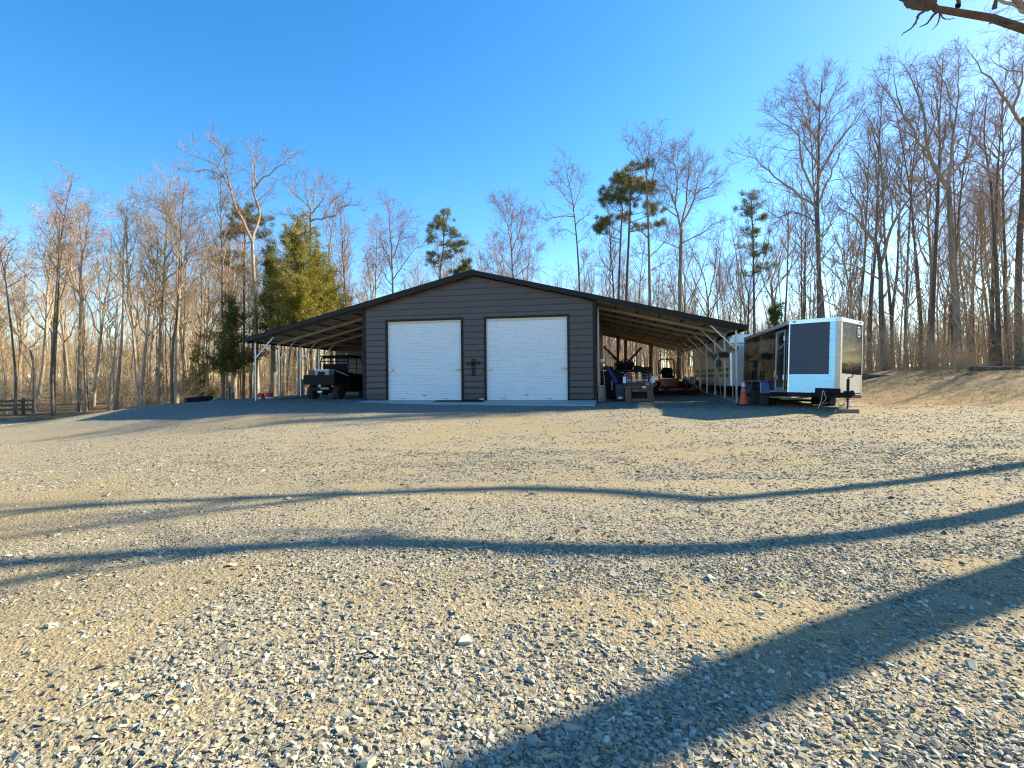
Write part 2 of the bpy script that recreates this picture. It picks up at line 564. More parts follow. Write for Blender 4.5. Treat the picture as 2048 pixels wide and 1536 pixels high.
M_ORANGE = mat('cone_orange', (.62, .10, .04), .55, 0, (.5, .085, .04), 5)
M_PURPLE = mat('purple_cloth', (.045, .03, .20), .6, 0, (.03, .02, .13), 7)

TH = R(10.95)
SLAB = -0.79
BX, BY = -1.38, 19.45
bld = thing('garage_building', 'dark brown metal garage with two white roll-up doors and open lean-to roofs', 'garage', (BX, BY, SLAB), -TH)
def bw(x, y, z=0.0):
    """building coordinates (along the front, into the depth, above the slab) to the world"""
    return Vector((BX + x * math.cos(TH) + y * math.sin(TH), BY - x * math.sin(TH) + y * math.cos(TH), SLAB + z))
def bgz(x, y):
    p = bw(x, y)
    return ground_at(p.x, p.y) - SLAB
HW, LW, DEEP = 4.4, 4.72, 15.2
SL, RIDGE = 0.243, 4.73
def rz_(s): return RIDGE - SL * abs(s)
COURSE = 0.2286
PROF = [(0.0, 0.002), (0.008, .018), (0.022, .021), (0.034, .006), (0.20, .0)]   # height in the course, how far it stands out

def siding(mb, x0, x1, z0, z1, gable=None, place=None, seed=0):
    """horizontal ribbed sheet between x0..x1 and z0..z1; gable(z) limits |x| under a roof"""
    rg = random.Random(seed)
    rows = []
    k0 = int(math.floor(z0 / COURSE + 1e-6))
    z = k0 * COURSE
    zs = []
    while z < z1:
        for dz, out in PROF:
            zz = z + dz
            if zz < z0 - 1e-6: continue
            if zz > z1: break
            zs.append((zz, out))
        z += COURSE
    if zs[0][0] > z0 + 1e-4: zs.insert(0, (z0, .0))
    if zs[-1][0] < z1 - 1e-4: zs.append((z1, .0))
    vv, ff = [], []
    ns = max(2, int((x1 - x0) / .5))
    for zz, out in zs:
        a, b = x0, x1
        if gable:
            g0, g1 = gable(zz)
            a, b = max(a, g0), min(b, g1)
        if b < a: a = b = (a + b) / 2
        for i in range(ns + 1):
            x = a + (b - a) * i / ns
            wob = 0.004 * math.sin(x * 3.1 + zz * 7) * math.sin(zz * 5 + x)
            if zz < 1.0: wob += 0.012 * math.sin(zz * 21 + .8 * math.sin(x * .9)) * (1 - zz)
            vv.append(place(x, -out + wob, zz))
    n = ns + 1
    for r in range(len(zs) - 1):
        for i in range(ns):
            ff.append((r * n + i, r * n + i + 1, (r + 1) * n + i + 1, (r + 1) * n + i))
    mb.add(vv, ff)

DOORS = [(-3.43, -0.51, 3.0), (0.45, 3.43, 3.0)]
mb = MB()
gb = lambda z: (-(RIDGE - .14 - z) / SL, (RIDGE - .14 - z) / SL)
pl = lambda x, y, z: (x, y, z)
for (a, b, z0, z1) in ((-HW, -3.49, 0.02, 3.06), (-.45, .39, .02, 3.06), (3.49, HW, .02, 3.06), (-HW, HW, 3.06, RIDGE - .15)):
    siding(mb, a, b, z0, z1, gb, pl)
mb.build('front_wall', M_SIDE, bld)
for name, X in (('side_wall', -HW), ('side_wall', HW)):
    mb = MB()
    sgn = -1 if X < 0 else 1
    siding(mb, 0.0, DEEP, 0.02, rz_(HW) - .12, None, lambda x, y, z, X=X, s=sgn: (X - s * y - s * .0, x, z))
    mb.build(name, M_SIDE, bld)
mb = MB()
siding(mb, -HW, HW, .02, RIDGE - .15, gb, lambda x, y, z: (x, DEEP - y, z))
mb.build('rear_wall', M_SIDE, bld)
# closed rear part of the left lean-to
EN = 6.2
mb = MB()
lim = lambda z: (-(RIDGE - .14 - z) / SL, 99)
siding(mb, -HW - LW, -HW - .03, -.1, rz_(HW) - .14, lim, lambda x, y, z: (x, EN + y, z))
siding(mb, EN, DEEP, -.1, rz_(HW + LW) - .14, None, lambda x, y, z: (-HW - LW - y * -1 - .0, x, z))
mb.build('lean_to_wall', M_SIDE, bld)
# trims
mb = MB()
for s in (-1, 1):
    mb.box(s * HW - .055, s * HW + .055, -.045, .06, -.02, rz_(HW) - .13)
    mb.build('corner_trim', M_TRIM, bld); mb = MB()
for a, b, h in DOORS:
    fr = MB()
    fr.box(a - .075, a - .005, -.050, .10, .0, h)
    fr.box(b + .005, b + .075, -.050, .10, .0, h)
    fr.box(a - .075, b + .075, -.050, .10, h, h + .075)
    fr.build('door_frame', M_TRIM, bld)
    d = MB()
    nsl = 33
    prof = []
    for k in range(nsl):
        z0 = .06 + (h - .06 - .09) * k / nsl
        st = (h - .15) / nsl
        for q, o in ((0, 0), (.10, .006), (.28, .020), (.62, .022), (.86, .010)):
            prof.append((z0 + st * q, o))
    prof.append((h - .09, 0))
    vv, ff = [], []
    for z, o in prof:
        vv += [(a, .045 - o, z), (b, .045 - o, z)]
    for i in range(len(prof) - 1):
        ff.append((2 * i, 2 * i + 1, 2 * i + 3, 2 * i + 2))
    d.add(vv, ff)
    d.box(a, b, .052, .07, 0.01, h)
    door = d.build('roll_up_door', M_DOOR, bld)
    q = MB(); q.box(a, b, .012, .050, .004, .058); q.build('bottom_bar', M_DOOR, door, .005)
    q = MB(); q.box(a, b, .02, .052, h - .088, h - .004); q.build('door_header', M_CREAM, door)
    for xx, mm in ((a + .13, M_STEEL), (b - .13, M_CREAM)):
        q = MB()
        q.box(xx - .11, xx + .11, -.0, .026, 1.10, 1.17)
        q.tube([(xx - .02, .0, 1.135), (xx - .02, -.05, 1.135)], .018, 8)
        q.box(xx - .03, xx + .07, -.052, -.038, 1.12, 1.15)
        q.build('door_latch', mm, door, .004)
    xm = (a + b) / 2
    q = MB(); q.box(xm - .07, xm + .07, .0, .026, .175, .2); q.build('lift_handle', M_BLACK, door, .004)
    for xx in (xm - .85, xm + .85):
        q = MB(); q.tube([(xx - .08, .0, .055), (xx - .075, -.03, .06), (xx + .075, -.03, .06), (xx + .08, 0, .055)], .009, 6)
        q.build('step_handle', M_STEEL, door)
# slab with sloped apron
mb = MB()
a = 1.5
mb.add([(-HW - .05, 0.06, 0), (HW + .05, .06, 0), (HW + .05, -a, -.095), (-HW - .05, -a, -.095),
        (-HW - .05, .06, -.4), (HW + .05, .06, -.4), (HW + .05, -a, -.4), (-HW - .05, -a, -.4)],
       [(0, 1, 2, 3), (4, 7, 6, 5), (3, 2, 6, 7), (0, 4, 5, 1), (1, 5, 6, 2), (0, 3, 7, 4)])
mb.build('concrete_apron', M_CONC, bld, .01)
# roof: two slopes of ribbed sheet, one continuous pitch out over the lean-tos
OV, EAVE = .32, HW + LW + .30
for s in (-1, 1):
    mb = MB()
    vv, ff = [], []
    ys = []
    y = -OV
    while y < DEEP + .3:
        for dy, h in ((0, 0), (.015, .02), (.055, .02), (.07, 0)):
            ys.append((y + dy, h))
        y += .2286
    ys.append((DEEP + .3, 0))
    for y, h in ys:
        vv += [(0, y, RIDGE + h), (s * EAVE, y, rz_(EAVE) + h), (0, y, RIDGE + h - .012), (s * EAVE, y, rz_(EAVE) + h - .012)]
    mi = []
    for k in range(len(ys) - 1):
        p, q = 4 * k, 4 * k + 4
        ff += [(p, p + 1, q + 1, q), (p + 2, q + 2, q + 3, p + 3), (p + 1, p + 3, q + 3, q + 1)]
        mi += [0, 1, 0]
    mb.add(vv, ff); mb.mi = mi
    roof = mb.build('roof', [M_ROOF, M_UNDER], bld)
    # rake fascia front and back, eave trim
    for y0, y1 in ((-OV - .022, -OV - .003), (DEEP + .303, DEEP + .322)):
        q = MB()
        zz = lambda x: RIDGE - SL * x
        q.prism([(0, zz(0) + .035), (s * EAVE, zz(EAVE) + .035), (s * EAVE, zz(EAVE) - .135), (0, zz(0) - .135)], 'y', y0, y1)
        q.prism([(0, zz(0) + .038), (s * EAVE, zz(EAVE) + .038), (s * EAVE, zz(EAVE) + .022), (0, zz(0) + .022)], 'y', min(y0, y1) - .01, y1 + (.09 if y0 < 0 else -.05))
        q.build('rake_trim', M_TRIM, roof)
    q = MB(); q.box(s * EAVE - .012, s * EAVE + .012, -OV + .0, DEEP + .3, rz_(EAVE) - .11, rz_(EAVE) + .03); q.build('eave_trim', M_TRIM, roof)
    # purlins running into the depth
    for k in range(1, 12):
        x = s * (HW + .35 + k * .40)
        if abs(x) > EAVE - .1 or k % 2 == 0: continue
        q = MB(); q.box(x - .035, x + .035, -OV, DEEP + .25, rz_(x) - .052, rz_(x) - .016); q.build('purlin', M_GALVD, roof)
    q = MB()
    q.box(-.12 if s < 0 else .003, -.003 if s < 0 else .12, -OV - .02, DEEP + .32, RIDGE + .012, RIDGE + .045)
    q.build('ridge_cap', M_ROOF, roof)
# frame of the lean-tos
def post(x, y, top):
    p = MB()
    p.box(x - .03, x + .03, y - .03, y + .03, min(bgz(x, y) - .02, -.02), top)
    return p.build('post', M_GALV, bld, .006)
def lean(s, ys):
    X = s * (HW + LW)
    for y in ys:
        post(X, y, rz_(X) - .17)
        b_ = MB()
        b_.beam((X + s * .1, y, rz_(X + s * .1) - .115), (s * (HW + .06), y, rz_(HW + .06) - .115), .06, .11)
        b_.build('rafter', M_GALVD if y == ys[0] else M_UNDER, bld)
        b_ = MB(); b_.beam((X - s * .02, y, 1.72), (s * 8.30, y, rz_(8.3) - .17), .045, .045); b_.build('brace', M_GALV, bld)
    for y in (ys[0],):
        b_ = MB(); b_.beam((X, ys[0], rz_(X) - .10), (X, ys[-1], rz_(X) - .10), .06, .06); b_.build('eave_rail', M_GALV, bld)
    b_ = MB()
    n = 14
    pts = [(X, ys[0] + (ys[-1] - ys[0]) * k / n) for k in range(n + 1)]
    for p, q in zip(pts[:-1], pts[1:]):
        b_.beam((p[0], p[1], bgz(*p) + .03), (q[0], q[1], bgz(*q) + .03), .06, .06)
    b_.build('base_rail', M_GALV, bld)
lean(-1, [0.0, 1.55, 3.1, 4.65])
lean(1, [0.0 + 1.9 * k for k in range(9)])
# wall posts seen inside the lean-tos
for s in (-1, 1):
    p = MB(); p.box(s * (HW + .10) - .03, s * (HW + .10) + .03, 1.2, 1.26, bgz(s * HW, 1.2) - .02, rz_(HW) - .2); p.build('wall_post', M_GALV, bld)

# chain-link cross on the wall between the doors
def ring(mb, cx, cz, rx, rz2, r=.015):
    mb.tube([(cx + rx * math.cos(t), -.055, cz + rz2 * math.sin(t)) for t in [2 * math.pi * k / 20 for k in range(20)]], r, 6, closed=True)
def pinch(mb, cx, cz, L, H, r=.015):
    pts = []
    for k in range(24):
        t = 2 * math.pi * k / 24
        w = 1 - .35 * math.exp(-(math.cos(t) / .35) ** 2)
        pts.append((cx + L * math.cos(t), -.055, cz + H * w * math.sin(t)))
    mb.tube(pts, r, 6, closed=True)
crs = thing('wall_cross', 'black iron cross made of chain links hung between the white doors', 'cross', M=bld.matrix_world.copy())
crs.location = bw(0, 0, 0); crs.rotation_euler = (0, 0, -TH)
cx0, cz0 = -.045, 1.36
for kind, dx, dz, a, b in (('ring', 0, .10, .05, .07), ('pinch', -.135, -.01, .11, .055), ('pinch', .135, .015, .11, .055), ('ring', 0, -.13, .05, .075), ('ring', .005, -.26, .05, .065), ('ring', .01, -.375, .056, .065), ('ring', 0, -.01, .035, .06)):
    q = MB()
    (ring if kind == 'ring' else pinch)(q, cx0 + dx, cz0 + dz, a, b)
    q.build('chain_link', M_BLACK, crs, smooth=True)

# mat on the apron
q = MB()
q.box(-1.42, .44, -.62, -.10, .0, .02, Matrix.Translation((0, 0, -.012)) @ Matrix.Rotation(R(3.2), 4, 'X'))
o = q.build('door_mat', M_BLACK, None, .006)
o.location = bw(0, 0, 0); o.rotation_euler = (0, 0, -TH)
tag(o, 'long black rubber mat lying on the concrete before the doors', 'mat')
q = MB()
q.tube([(0, 0, .02), (.06, .02, .035), (.13, .0, .03), (.19, -.02, .018)], [.012, .03, .035, .012], 7)
o = q.build('pale_stone', M_CREAM, None, smooth=True)
o.location = bw(.22, -.22, .01)
tag(o, 'small pale stone lying on the end of the black mat', 'stone')

# ------------------------------------------------------------------ utility vehicle
def wheel(parent, c, r, w, name='wheel', rim=M_BLACK, knob=True, axis='x'):
    """tyre with lugs and a rim; axle along x"""
    M = Matrix.Translation(c) @ Matrix.Rotation(R(90), 4, 'Y')
    t = MB()
    t.lathe([(r * .55, -w * .46), (r * .86, -w * .5), (r * .96, -w * .40), (r * .975, 0), (r * .96, w * .40), (r * .86, w * .5), (r * .55, w * .46)], 28, M)
    if knob:
        n = 18
        for k in range(n):
            for s in (-1, 1):
                A = 2 * math.pi * (k + (0 if s < 0 else .5)) / n
                L = Matrix.Translation(c) @ Matrix.Rotation(A, 4, 'X') @ Matrix.Translation((s * w * .24, 0, r * .975))
                t.cbox((0, 0, 0), (w * .42, r * .13, r * .06), L @ Matrix.Rotation(s * .35, 4, 'Z'))
    wh = t.build(name, M_RUBBER, parent)
    q = MB(); q.lathe([(r * .1, -w * .2), (r * .54, -w * .46), (r * .57, -w * .40), (r * .5, -w * .2), (r * .5, w * .2), (r * .57, w * .40), (r * .54, w * .46), (r * .1, w * .2)], 20, M)
    q.build('rim', rim, wh)
    return wh

p = Vector((-7.84, 22.1, 0)) - Vector((math.sin(TH), math.cos(TH), 0)) * .5
utvM = Matrix.Translation((p.x, p.y, ground_at(p.x, p.y) + .0)) @ Matrix.Rotation(-TH, 4, 'Z')
utv = thing('utility_vehicle', 'black open utility vehicle with cargo bed and roof parked under the lean-to', 'utility vehicle')
utv.location = utvM.to_translation(); utv.rotation_euler = (0, 0, -TH)
for y in (.5, 2.75):
    for s in (-1, 1):
        wheel(utv, (s * .575, y, .31), .31, .25)
q = MB()   # cargo bed: floor, tall sides, tailgate
q.box(-.68, .68, 0, 1.15, .64, .70)
q.box(-.68, -.64, 0, 1.15, .70, 1.03); q.box(.64, .68, 0, 1.15, .70, 1.03); q.box(-.68, .68, 1.11, 1.15, .70, 1.06)
bed = q.build('cargo_bed', M_BLACK, utv, .012)
q = MB(); q.box(-.70, .70, -.045, -.003, .62, 1.02)
for k in range(3): q.box(-.62, .62, -.06, -.045, .70 + k * .10, .735 + k * .10)
q.build('tailgate', M_BLACK, bed, .012)
for s in (-1, 1):
    q = MB(); q.box(s * .60 - .05, s * .60 + .05, -.03, .02, .52, .60); q.build('tail_light', M_REDPL, utv, .01)
q = MB()   # chassis and rear axle
q.box(-.42, .42, .1, 3.3, .36, .50); q.tube([(-.55, .5, .31), (.55, .5, .31)], .05, 8); q.tube([(-.55, 2.75, .31), (.55, 2.75, .31)], .05, 8)
q.lathe([(.05, -.12), (.16, -.08), (.16, .08), (.05, .12)], 14, Matrix.Translation((0, .45, .33)) @ Matrix.Rotation(R(90), 4, 'Y'))
q.build('chassis', M_BLACK, utv, .01)
for s in (-1, 1):
    q = MB(); q.tube([(s * .42, .40, .30), (s * .33, .42, .68)], .035, 8)
    q.tube([(s * .42 + .045 * math.cos(t * 2), .40 + .045 * math.sin(t * 2), .34 + t * .035) for t in range(9)], .012, 5)
    q.build('shock_absorber', M_RUST, utv)
q = MB(); q.box(-.10, .10, .02, .10, .30, .36); q.lathe([(.06, -.18), (.07, 0), (.06, .18)], 12, Matrix.Translation((.18, .14, .46)) @ Matrix.Rotation(R(90), 4, 'Y'))
q.build('muffler', M_STEEL, utv)
q = MB()   # body: doors sill, hood, front
q.prism([(1.2, .34), (2.32, .34), (2.42, .52), (2.50, .70), (3.0, .72), (3.15, .50), (3.45, .50), (3.5, .75), (3.42, .98), (2.55, 1.08), (2.42, 1.02), (1.2, .98)], 'x', -.68, .68)
body = q.build('body', M_BLACK, utv, .03)
q = MB(); q.box(-.58, .58, 1.32, 1.85, .985, 1.13); q.build('seat', M_BLACK, utv, .04)
q = MB(); q.cbox((0, 0, .22), (1.1, .10, .46), Matrix.Translation((0, 1.30, 1.06)) @ Matrix.Rotation(R(8), 4, 'X')); q.build('backrest', M_BLACK, utv, .03)
cage = MB()
for s in (-1, 1):
    cage.tube([(s * .64, 1.20, .95), (s * .65, 1.20, 1.60), (s * .62, 1.24, 1.76), (s * .60, 1.40, 1.82), (s * .60, 2.35, 1.82), (s * .62, 2.48, 1.74), (s * .66, 2.72, 1.04)], .025, 8)
    cage.tube([(s * .62, 1.98, 1.80), (s * .65, 1.95, 1.0)], .02, 8)
for y, z in ((1.21, 1.62), (1.24, 1.77), (2.40, 1.80)):
    cage.tube([(-.63, y, z), (.63, y, z)], .022, 8)
cage.build('roll_cage', M_BLACK, utv)
q = MB()
for k in range(5): q.tube([(-.63, 1.19, 1.10 + k * .10), (.63, 1.19, 1.10 + k * .10)], .009, 6)
for k in range(5): q.tube([(-.5 + k * .25, 1.185, 1.05), (-.5 + k * .25, 1.185, 1.60)], .009, 6)
q.build('rear_screen', M_BLACK, utv)
q = MB(); q.prism([(1.12, 1.83), (1.18, 1.88), (2.44, 1.90), (2.52, 1.84)], 'x', -.68, .68); q.build('roof', M_BLACK, utv, .02)
q = MB()
Mw = Matrix.Translation((-.28, 2.18, 1.22)) @ Matrix.Rotation(R(55), 4, 'X')
q.tube([Mw @ Vector((.17 * math.cos(t), .17 * math.sin(t), 0)) for t in [2 * math.pi * k / 18 for k in range(18)]], .014, 6, closed=True)
q.tube([Mw @ Vector((0, 0, 0)), Mw @ Vector((0, 0, -.25))], .018, 6); q.tube([Mw @ Vector((-.16, 0, 0)), Mw @ Vector((.16, 0, 0))], .012, 6)
q.build('steering_wheel', M_BLACK, utv)
q = MB(); q.tube([(.45, 1.45, 1.88), (.45, 1.45, 1.93)], .03, 8); q.lathe([(.075, 0), (.06, .03), (.03, .05)], 12, Matrix.Translation((.45, 1.45, 1.93))); q.build('roof_beacon', M_CREAM, utv)
def on_utv(name, mb_parts, label, cat):
    t = thing(name, label, cat, utv.location, -TH)
    for nm, q, m in mb_parts: q.build(nm, m, t, .01)
    return t
def B(*a):
    return MB().box(*a)
sp = B(-.28, .36, .12, .56, .703, 1.20)
lid = MB().box(-.30, .38, .10, .58, 1.203, 1.26)
la = B(-.12, .18, .085, .118, .98, 1.16)
on_utv('cool_box', [('tank', sp, M_GREY), ('lid', lid, M_WHITE), ('front_plate', la, M_BLACK)], 'pale grey cool box standing in the utility vehicle cargo bed', 'cool box')
cb = B(-.60, -.30, .2, .6, .703, 1.22); cf = B(-.61, -.29, .19, .61, 1.222, 1.235)
on_utv('cardboard_box', [('carton', cb, M_WOODOLD), ('flap', cf, M_WOODNEW)], 'brown carton beside the pale cool box in the cargo bed', 'box')
q = MB(); q.tube([(.38, .55, 1.23), (.80, .95, .98)], .018, 8)
q2 = MB(); q2.tube([(.36, .53, 1.24), (.42, .585, 1.206)], .024, 8)
on_utv('pole', [('shaft', q, M_WHITE), ('grip', q2, M_REDPL)], 'pale pole lying slantwise over the cargo bed side', 'pole')

# ------------------------------------------------------------------ things by the left lean-to
def place(px, py_hint, Y):
    P = at(px, py_hint, Y)
    return Vector((P.x, Y, ground_at(P.x, Y)))
P = place(521.5, 795, 22.4)
t = thing('fuel_can', 'squat red fuel can with a carry handle beside the outer lean-to post', 'fuel can', P, -.2)
q = MB(); q.box(-.13, .13, -.10, .10, 0, .20); q.prism([(-.13, .20), (.13, .20), (.06, .27), (-.06, .27)], 'y', -.10, .10); q.build('body', M_REDPL, t, .025)
q = MB(); q.tube([(-.07, 0, .26), (-.06, 0, .33), (.06, 0, .33), (.07, 0, .26)], .014, 6); q.build('handle', M_CREAM, t)
q = MB(); q.tube([(.08, 0, .24), (.15, 0, .31)], .018, 7); q.build('spout', M_YELLOW, t)
q = MB(); q.box(-.05, .07, -.1035, -.1005, .03, .09); q.build('label', M_WHITE, t)
P = place(538.5, 795, 22.4)
t = thing('bucket', 'wide red plastic bucket with a pale band beside the red fuel can', 'bucket', P)
q = MB(); q.lathe([(.13, 0), (.145, .06), (.165, .26), (.175, .26), (.175, .285), (.155, .285), (.12, .02)], 22); q.build('tub', M_REDPL, t, smooth=False)
q = MB(); q.lathe([(.1455, .055), (.153, .11)], 22); q.build('band', M_WHITE, t)
q = MB(); q.tube([(.165 * math.cos(a), -.05 - .10 * math.sin(a), .26 - .06 * math.sin(a)) for a in [math.pi * k / 10 for k in range(11)]], .006, 5); q.build('bail', M_STEEL, t)

P = place(460, 806, 23.0)
t = thing('yard_hydrant', 'dark yard water hydrant post standing at the gravel edge', 'hydrant', P, .3)
q = MB(); q.tube([(0, 0, -.05), (0, 0, .42)], .028, 8); q.build('riser', M_BLACK, t)
q = MB(); q.lathe([(.035, .40), (.055, .43), (.055, .50), (.03, .53)], 12); q.build('head', M_PURPLE, t)
q = MB(); q.tube([(0, 0, .51), (.05, 0, .57), (.10, 0, .50), (.10, 0, .42)], .012, 6); q.build('lever', M_PURPLE, t)
q = MB(); q.tube([(-.04, 0, .45), (-.12, 0, .44), (-.14, 0, .38)], .018, 7); q.build('spout', M_STEEL, t)
q = MB(); q.box(.06, .16, -.06, .06, -.05, .30); q.build('support_stake', M_WOODOLD, t, .01)

A = place(371, 815, 22.6); Bp = place(424, 815, 23.4)
d = (Bp - A); L = math.hypot(d.x, d.y)
t = thing('planter_trough', 'long low black trough lying at the edge of the gravel', 'trough', A + Vector((0, 0, .0)), math.atan2(d.y, d.x))
dz = (Bp.z - A.z) / L
q = MB()
sh = Matrix.Identity(4); sh[2][0] = dz
for b_ in ((0, L, -.16, -.13, -.04, .21), (0, L, .13, .16, -.04, .21), (0, .03, -.13, .13, -.04, .21), (L - .03, L, -.13, .13, -.04, .21), (.03, L - .03, -.13, .13, -.04, 0.0)):
    q.box(*b_, sh)
q.build('shell', M_BLACK, t, .008)
q = MB()
for s in (-1, 1): q.box(-.01, L + .01, s * .15 - .025, s * .15 + .025, .212, .232, sh)
q.build('rim', M_BLACK, t, .006)
P = place(438, 812, 22.9)
q = MB()
rg = random.Random(4)
n = 9
vv = []
for j in range(n):
    for i in range(n):
        u, v = i / (n - 1) - .5, j / (n - 1) - .5
        x, y = P.x + u * .62, P.y + v * .5
        vv.append((u * .62, v * .5, ground_at(x, y) - P.z + .02 + .11 * max(0, 1 - 4.4 * (u * u + v * v)) + .025 * rg.random()))
q.add(vv, [(j * n + i, j * n + i + 1, (j + 1) * n + i + 1, (j + 1) * n + i) for j in range(n - 1) for i in range(n - 1)])
M_GREEN = mat('green_tarp', (.03, .22, .14), .5, 0, (.02, .14, .09), 9)
o = q.build('tarpaulin', M_GREEN, None); o.location = P
md = o.modifiers.new('thick', 'SOLIDIFY'); md.thickness = .012
tag(o, 'crumpled green tarpaulin lying beside the black trough', 'tarpaulin')

# split-rail fence section in the woods
P = place(22, 825, 29.0)
t = thing('rail_fence', 'short weathered timber rail fence at the wood edge beyond the gravel', 'fence', P, .05)
for x in (-.75, .65):
    q = MB(); q.box(x - .06, x + .06, -.06, .06, -.1, .92); q.build('post', M_WOODOLD, t, .015)
for z in (.28, .52, .76):
    q = MB(); q.tube([(-1.4, -.09, z + .02), (0, -.10, z), (1.2, -.09, z + .03)], [.05, .06, .05], 7); q.build('rail', M_WOODOLD, t)
# ------------------------------------------------------------------ things in the right lean-to
def brace_tool(name, label, cat, x, y, z0, ztop, head, hm, handle_m=M_WOODNEW, lean_=(0, 0)):
    t = thing(name, label, cat, bw(x, y, 0), -TH)
    q = MB(); q.tube([(lean_[0], lean_[1], z0), (0, 0, ztop)], .014, 7); q.build('handle', handle_m, t)
    head(t, hm, ztop)
    return t
def broom_head(t, m, z):
    q = MB(); q.box(-.15, .15, -.05, .05, z - .03, z + .02); q.build('block', M_WOODNEW, t, .01)
    q = MB()
    rg = random.Random(int(z * 100))
    for i in range(22):
        for j in range(5):
            x, y = -.145 + .29 * i / 21, -.045 + .09 * j / 4
            q.beam((x, y, z + .02), (x * 1.15 + rg.uniform(-.03, .03), y * 1.6 + rg.uniform(-.03, .03), z + .22 + rg.uniform(-.03, .03) - .6 * abs(x) ** 1.3), .015, .015)
    q.build('bristles', m, t)
def rake_head(t, m, z):
    q = MB()
    q.tube([(0, 0, z), (0, 0, z + .07)], .025, 7)
    for k in range(11):
        a = (k - 5) / 5 * .75
        q.tube([(0, 0, z + .04), (.24 * math.sin(a) * .6, -.01, z + .20), (.40 * math.sin(a), -.02, z + .36), (.40 * math.sin(a), -.08, z + .39)], .009, 5)
    q.build('tines', m, t)
def shovel_head(t, m, z):
    q = MB()
    q.tube([(0, 0, z - .1), (0, 0, z + .06)], .022, 7)
    vv = []
    for k in range(7):
        u = k / 6
        w = .11 * (1 if u < .6 else 1 - ((u - .6) / .4) ** 2 * .9)
        for i in range(5):
            x = (i / 4 - .5) * 2 * w
            vv.append((x, -.05 * (1 - (x / .12) ** 2) * (1 - u * .3), z + .05 + .32 * u))
    q.add(vv, [(k * 5 + i, k * 5 + i + 1, k * 5 + i + 6, k * 5 + i + 5) for k in range(6) for i in range(4)])
    o = q.build('blade', m, t)
    md = o.modifiers.new('thick', 'SOLIDIFY'); md.thickness = .006
XR = HW + LW
brace_tool('push_broom', 'big tan push broom hung head up on the front lean-to post', 'broom', XR - .10, .10, .05, 1.62, broom_head, M_BRISTLE, M_GREY)
brace_tool('shop_broom', 'brown bristle broom with a yellow handle hung head up on a lean-to post', 'broom', XR - .10, 1.45, .62, 1.46, broom_head, mat('dark_bristle', (.13, .085, .05), .95, 0, (.07, .05, .03), 40, bump=1), M_YELLOW, (-.06, .25))
brace_tool('leaf_rake', 'green leaf rake hung with its tines up on a lean-to post', 'rake', XR - .09, 3.55, .10, 1.42, rake_head, mat('green_rake', (.04, .14, .08), .5), M_WOODNEW, (.12, .2))
brace_tool('round_shovel', 'wooden handled shovel standing blade up between the lean-to posts', 'shovel', XR - .09, 2.55, .02, 1.10, shovel_head, M_GALVD, M_WOODNEW, (.10, .1))

# leaning tools by the wall corner
def bt(name, label, cat, x, y):
    return thing(name, label, cat, bw(x, y, bgz(x, y)), -TH)
t = bt('garden_hoe', 'pale wooden handled hoe leaning by the garage wall corner', 'hoe', 4.66, .35)
q = MB(); q.tube([(.12, -.05, .02), (.0, .1, 1.45)], .015, 7); q.build('handle', M_WOODNEW, t)
q = MB(); q.box(-.07, .07, .09, .11, 1.42, 1.54); q.build('blade', M_WHITE, t, .004)
t = bt('wood_block', 'short grey timber block standing on end beside the garage wall corner', 'block', 4.62, .1)
q = MB(); q.box(-.11, .11, -.10, .10, .0, .52); q.box(-.13, .10, -.12, .09, .523, .60); q.build('timber', mat('grey_timber', (.27, .24, .17), .9, 0, (.17, .15, .11), 6, (1, 1, .2), bump=.5), t, .012)
q = MB(); q.box(-.02, .12, -.22, -.11, 0, .18); q.build('offcut', M_WOODOLD, t, .01)
t = bt('patio_umbrella', 'furled purple patio umbrella leaning beside the black bin', 'umbrella', 4.98, .9)
a_, b_ = Vector((.48, -.1, .12)), Vector((-.36, .1, 1.58))
q = MB(); q.tube([a_, b_], .018, 7); q.build('pole', M_BLACK, t)
q = MB()
pts, rr = [], []
for k in range(12):
    u = k / 11
    pts.append(a_.lerp(b_, .22 + .62 * u)); rr.append(.02 + .10 * math.sin(math.pi * min(1, u * 1.0)) ** .7 * (1 - .55 * u))
q.tube(pts, rr, 11); q.build('canopy', M_PURPLE, t)
t = bt('waste_bin', 'dark blue-black upright bin with a white label near its foot', 'bin', 5.27, .55)
q = MB()
q.add([(x * s, y * s2, z) for z, s, s2 in ((.02, .85, .85), (.62, 1, 1)) for x, y in ((-.17, -.2), (.17, -.2), (.17, .2), (-.17, .2))], [(0, 3, 2, 1), (4, 5, 6, 7), (0, 1, 5, 4), (1, 2, 6, 5), (2, 3, 7, 6), (3, 0, 4, 7)])
q.build('body', mat('navy_bin', (.016, .022, .035), .5), t, .02)
q = MB(); q.box(-.185, .185, -.215, .215, .623, .665); q.build('lid', M_BLACK, t, .015)
q = MB(); q.box(-.06, .08, -.19, -.175, .10, .17); q.build('label', M_WHITE, t)
q = MB(); q.tube([(-.12, .22, .6), (-.12, .26, .64), (.12, .26, .64), (.12, .22, .6)], .013, 6); q.build('handle', M_BLACK, t)
t = bt('storage_chest', 'tall black storage chest in the shade behind the leaning umbrella', 'chest', 4.95, 1.7)
q = MB(); q.box(-.38, .38, -.25, .25, 0, 1.0); q.build('carcass', M_BLACK, t, .015)
q = MB(); q.box(-.40, .40, -.27, .27, 1.003, 1.06); q.build('lid', M_BLACK, t, .012)
q = MB(); q.box(.02, .06, -.258, -.252, .35, .72); q.build('sticker', M_WHITE, t)
for x in (-.19, .19):
    q = MB(); q.tube([(x - .06, -.25, .8), (x - .06, -.29, .8), (x + .06, -.29, .8), (x + .06, -.25, .8)], .009, 6); q.build('handle', M_STEEL, t)

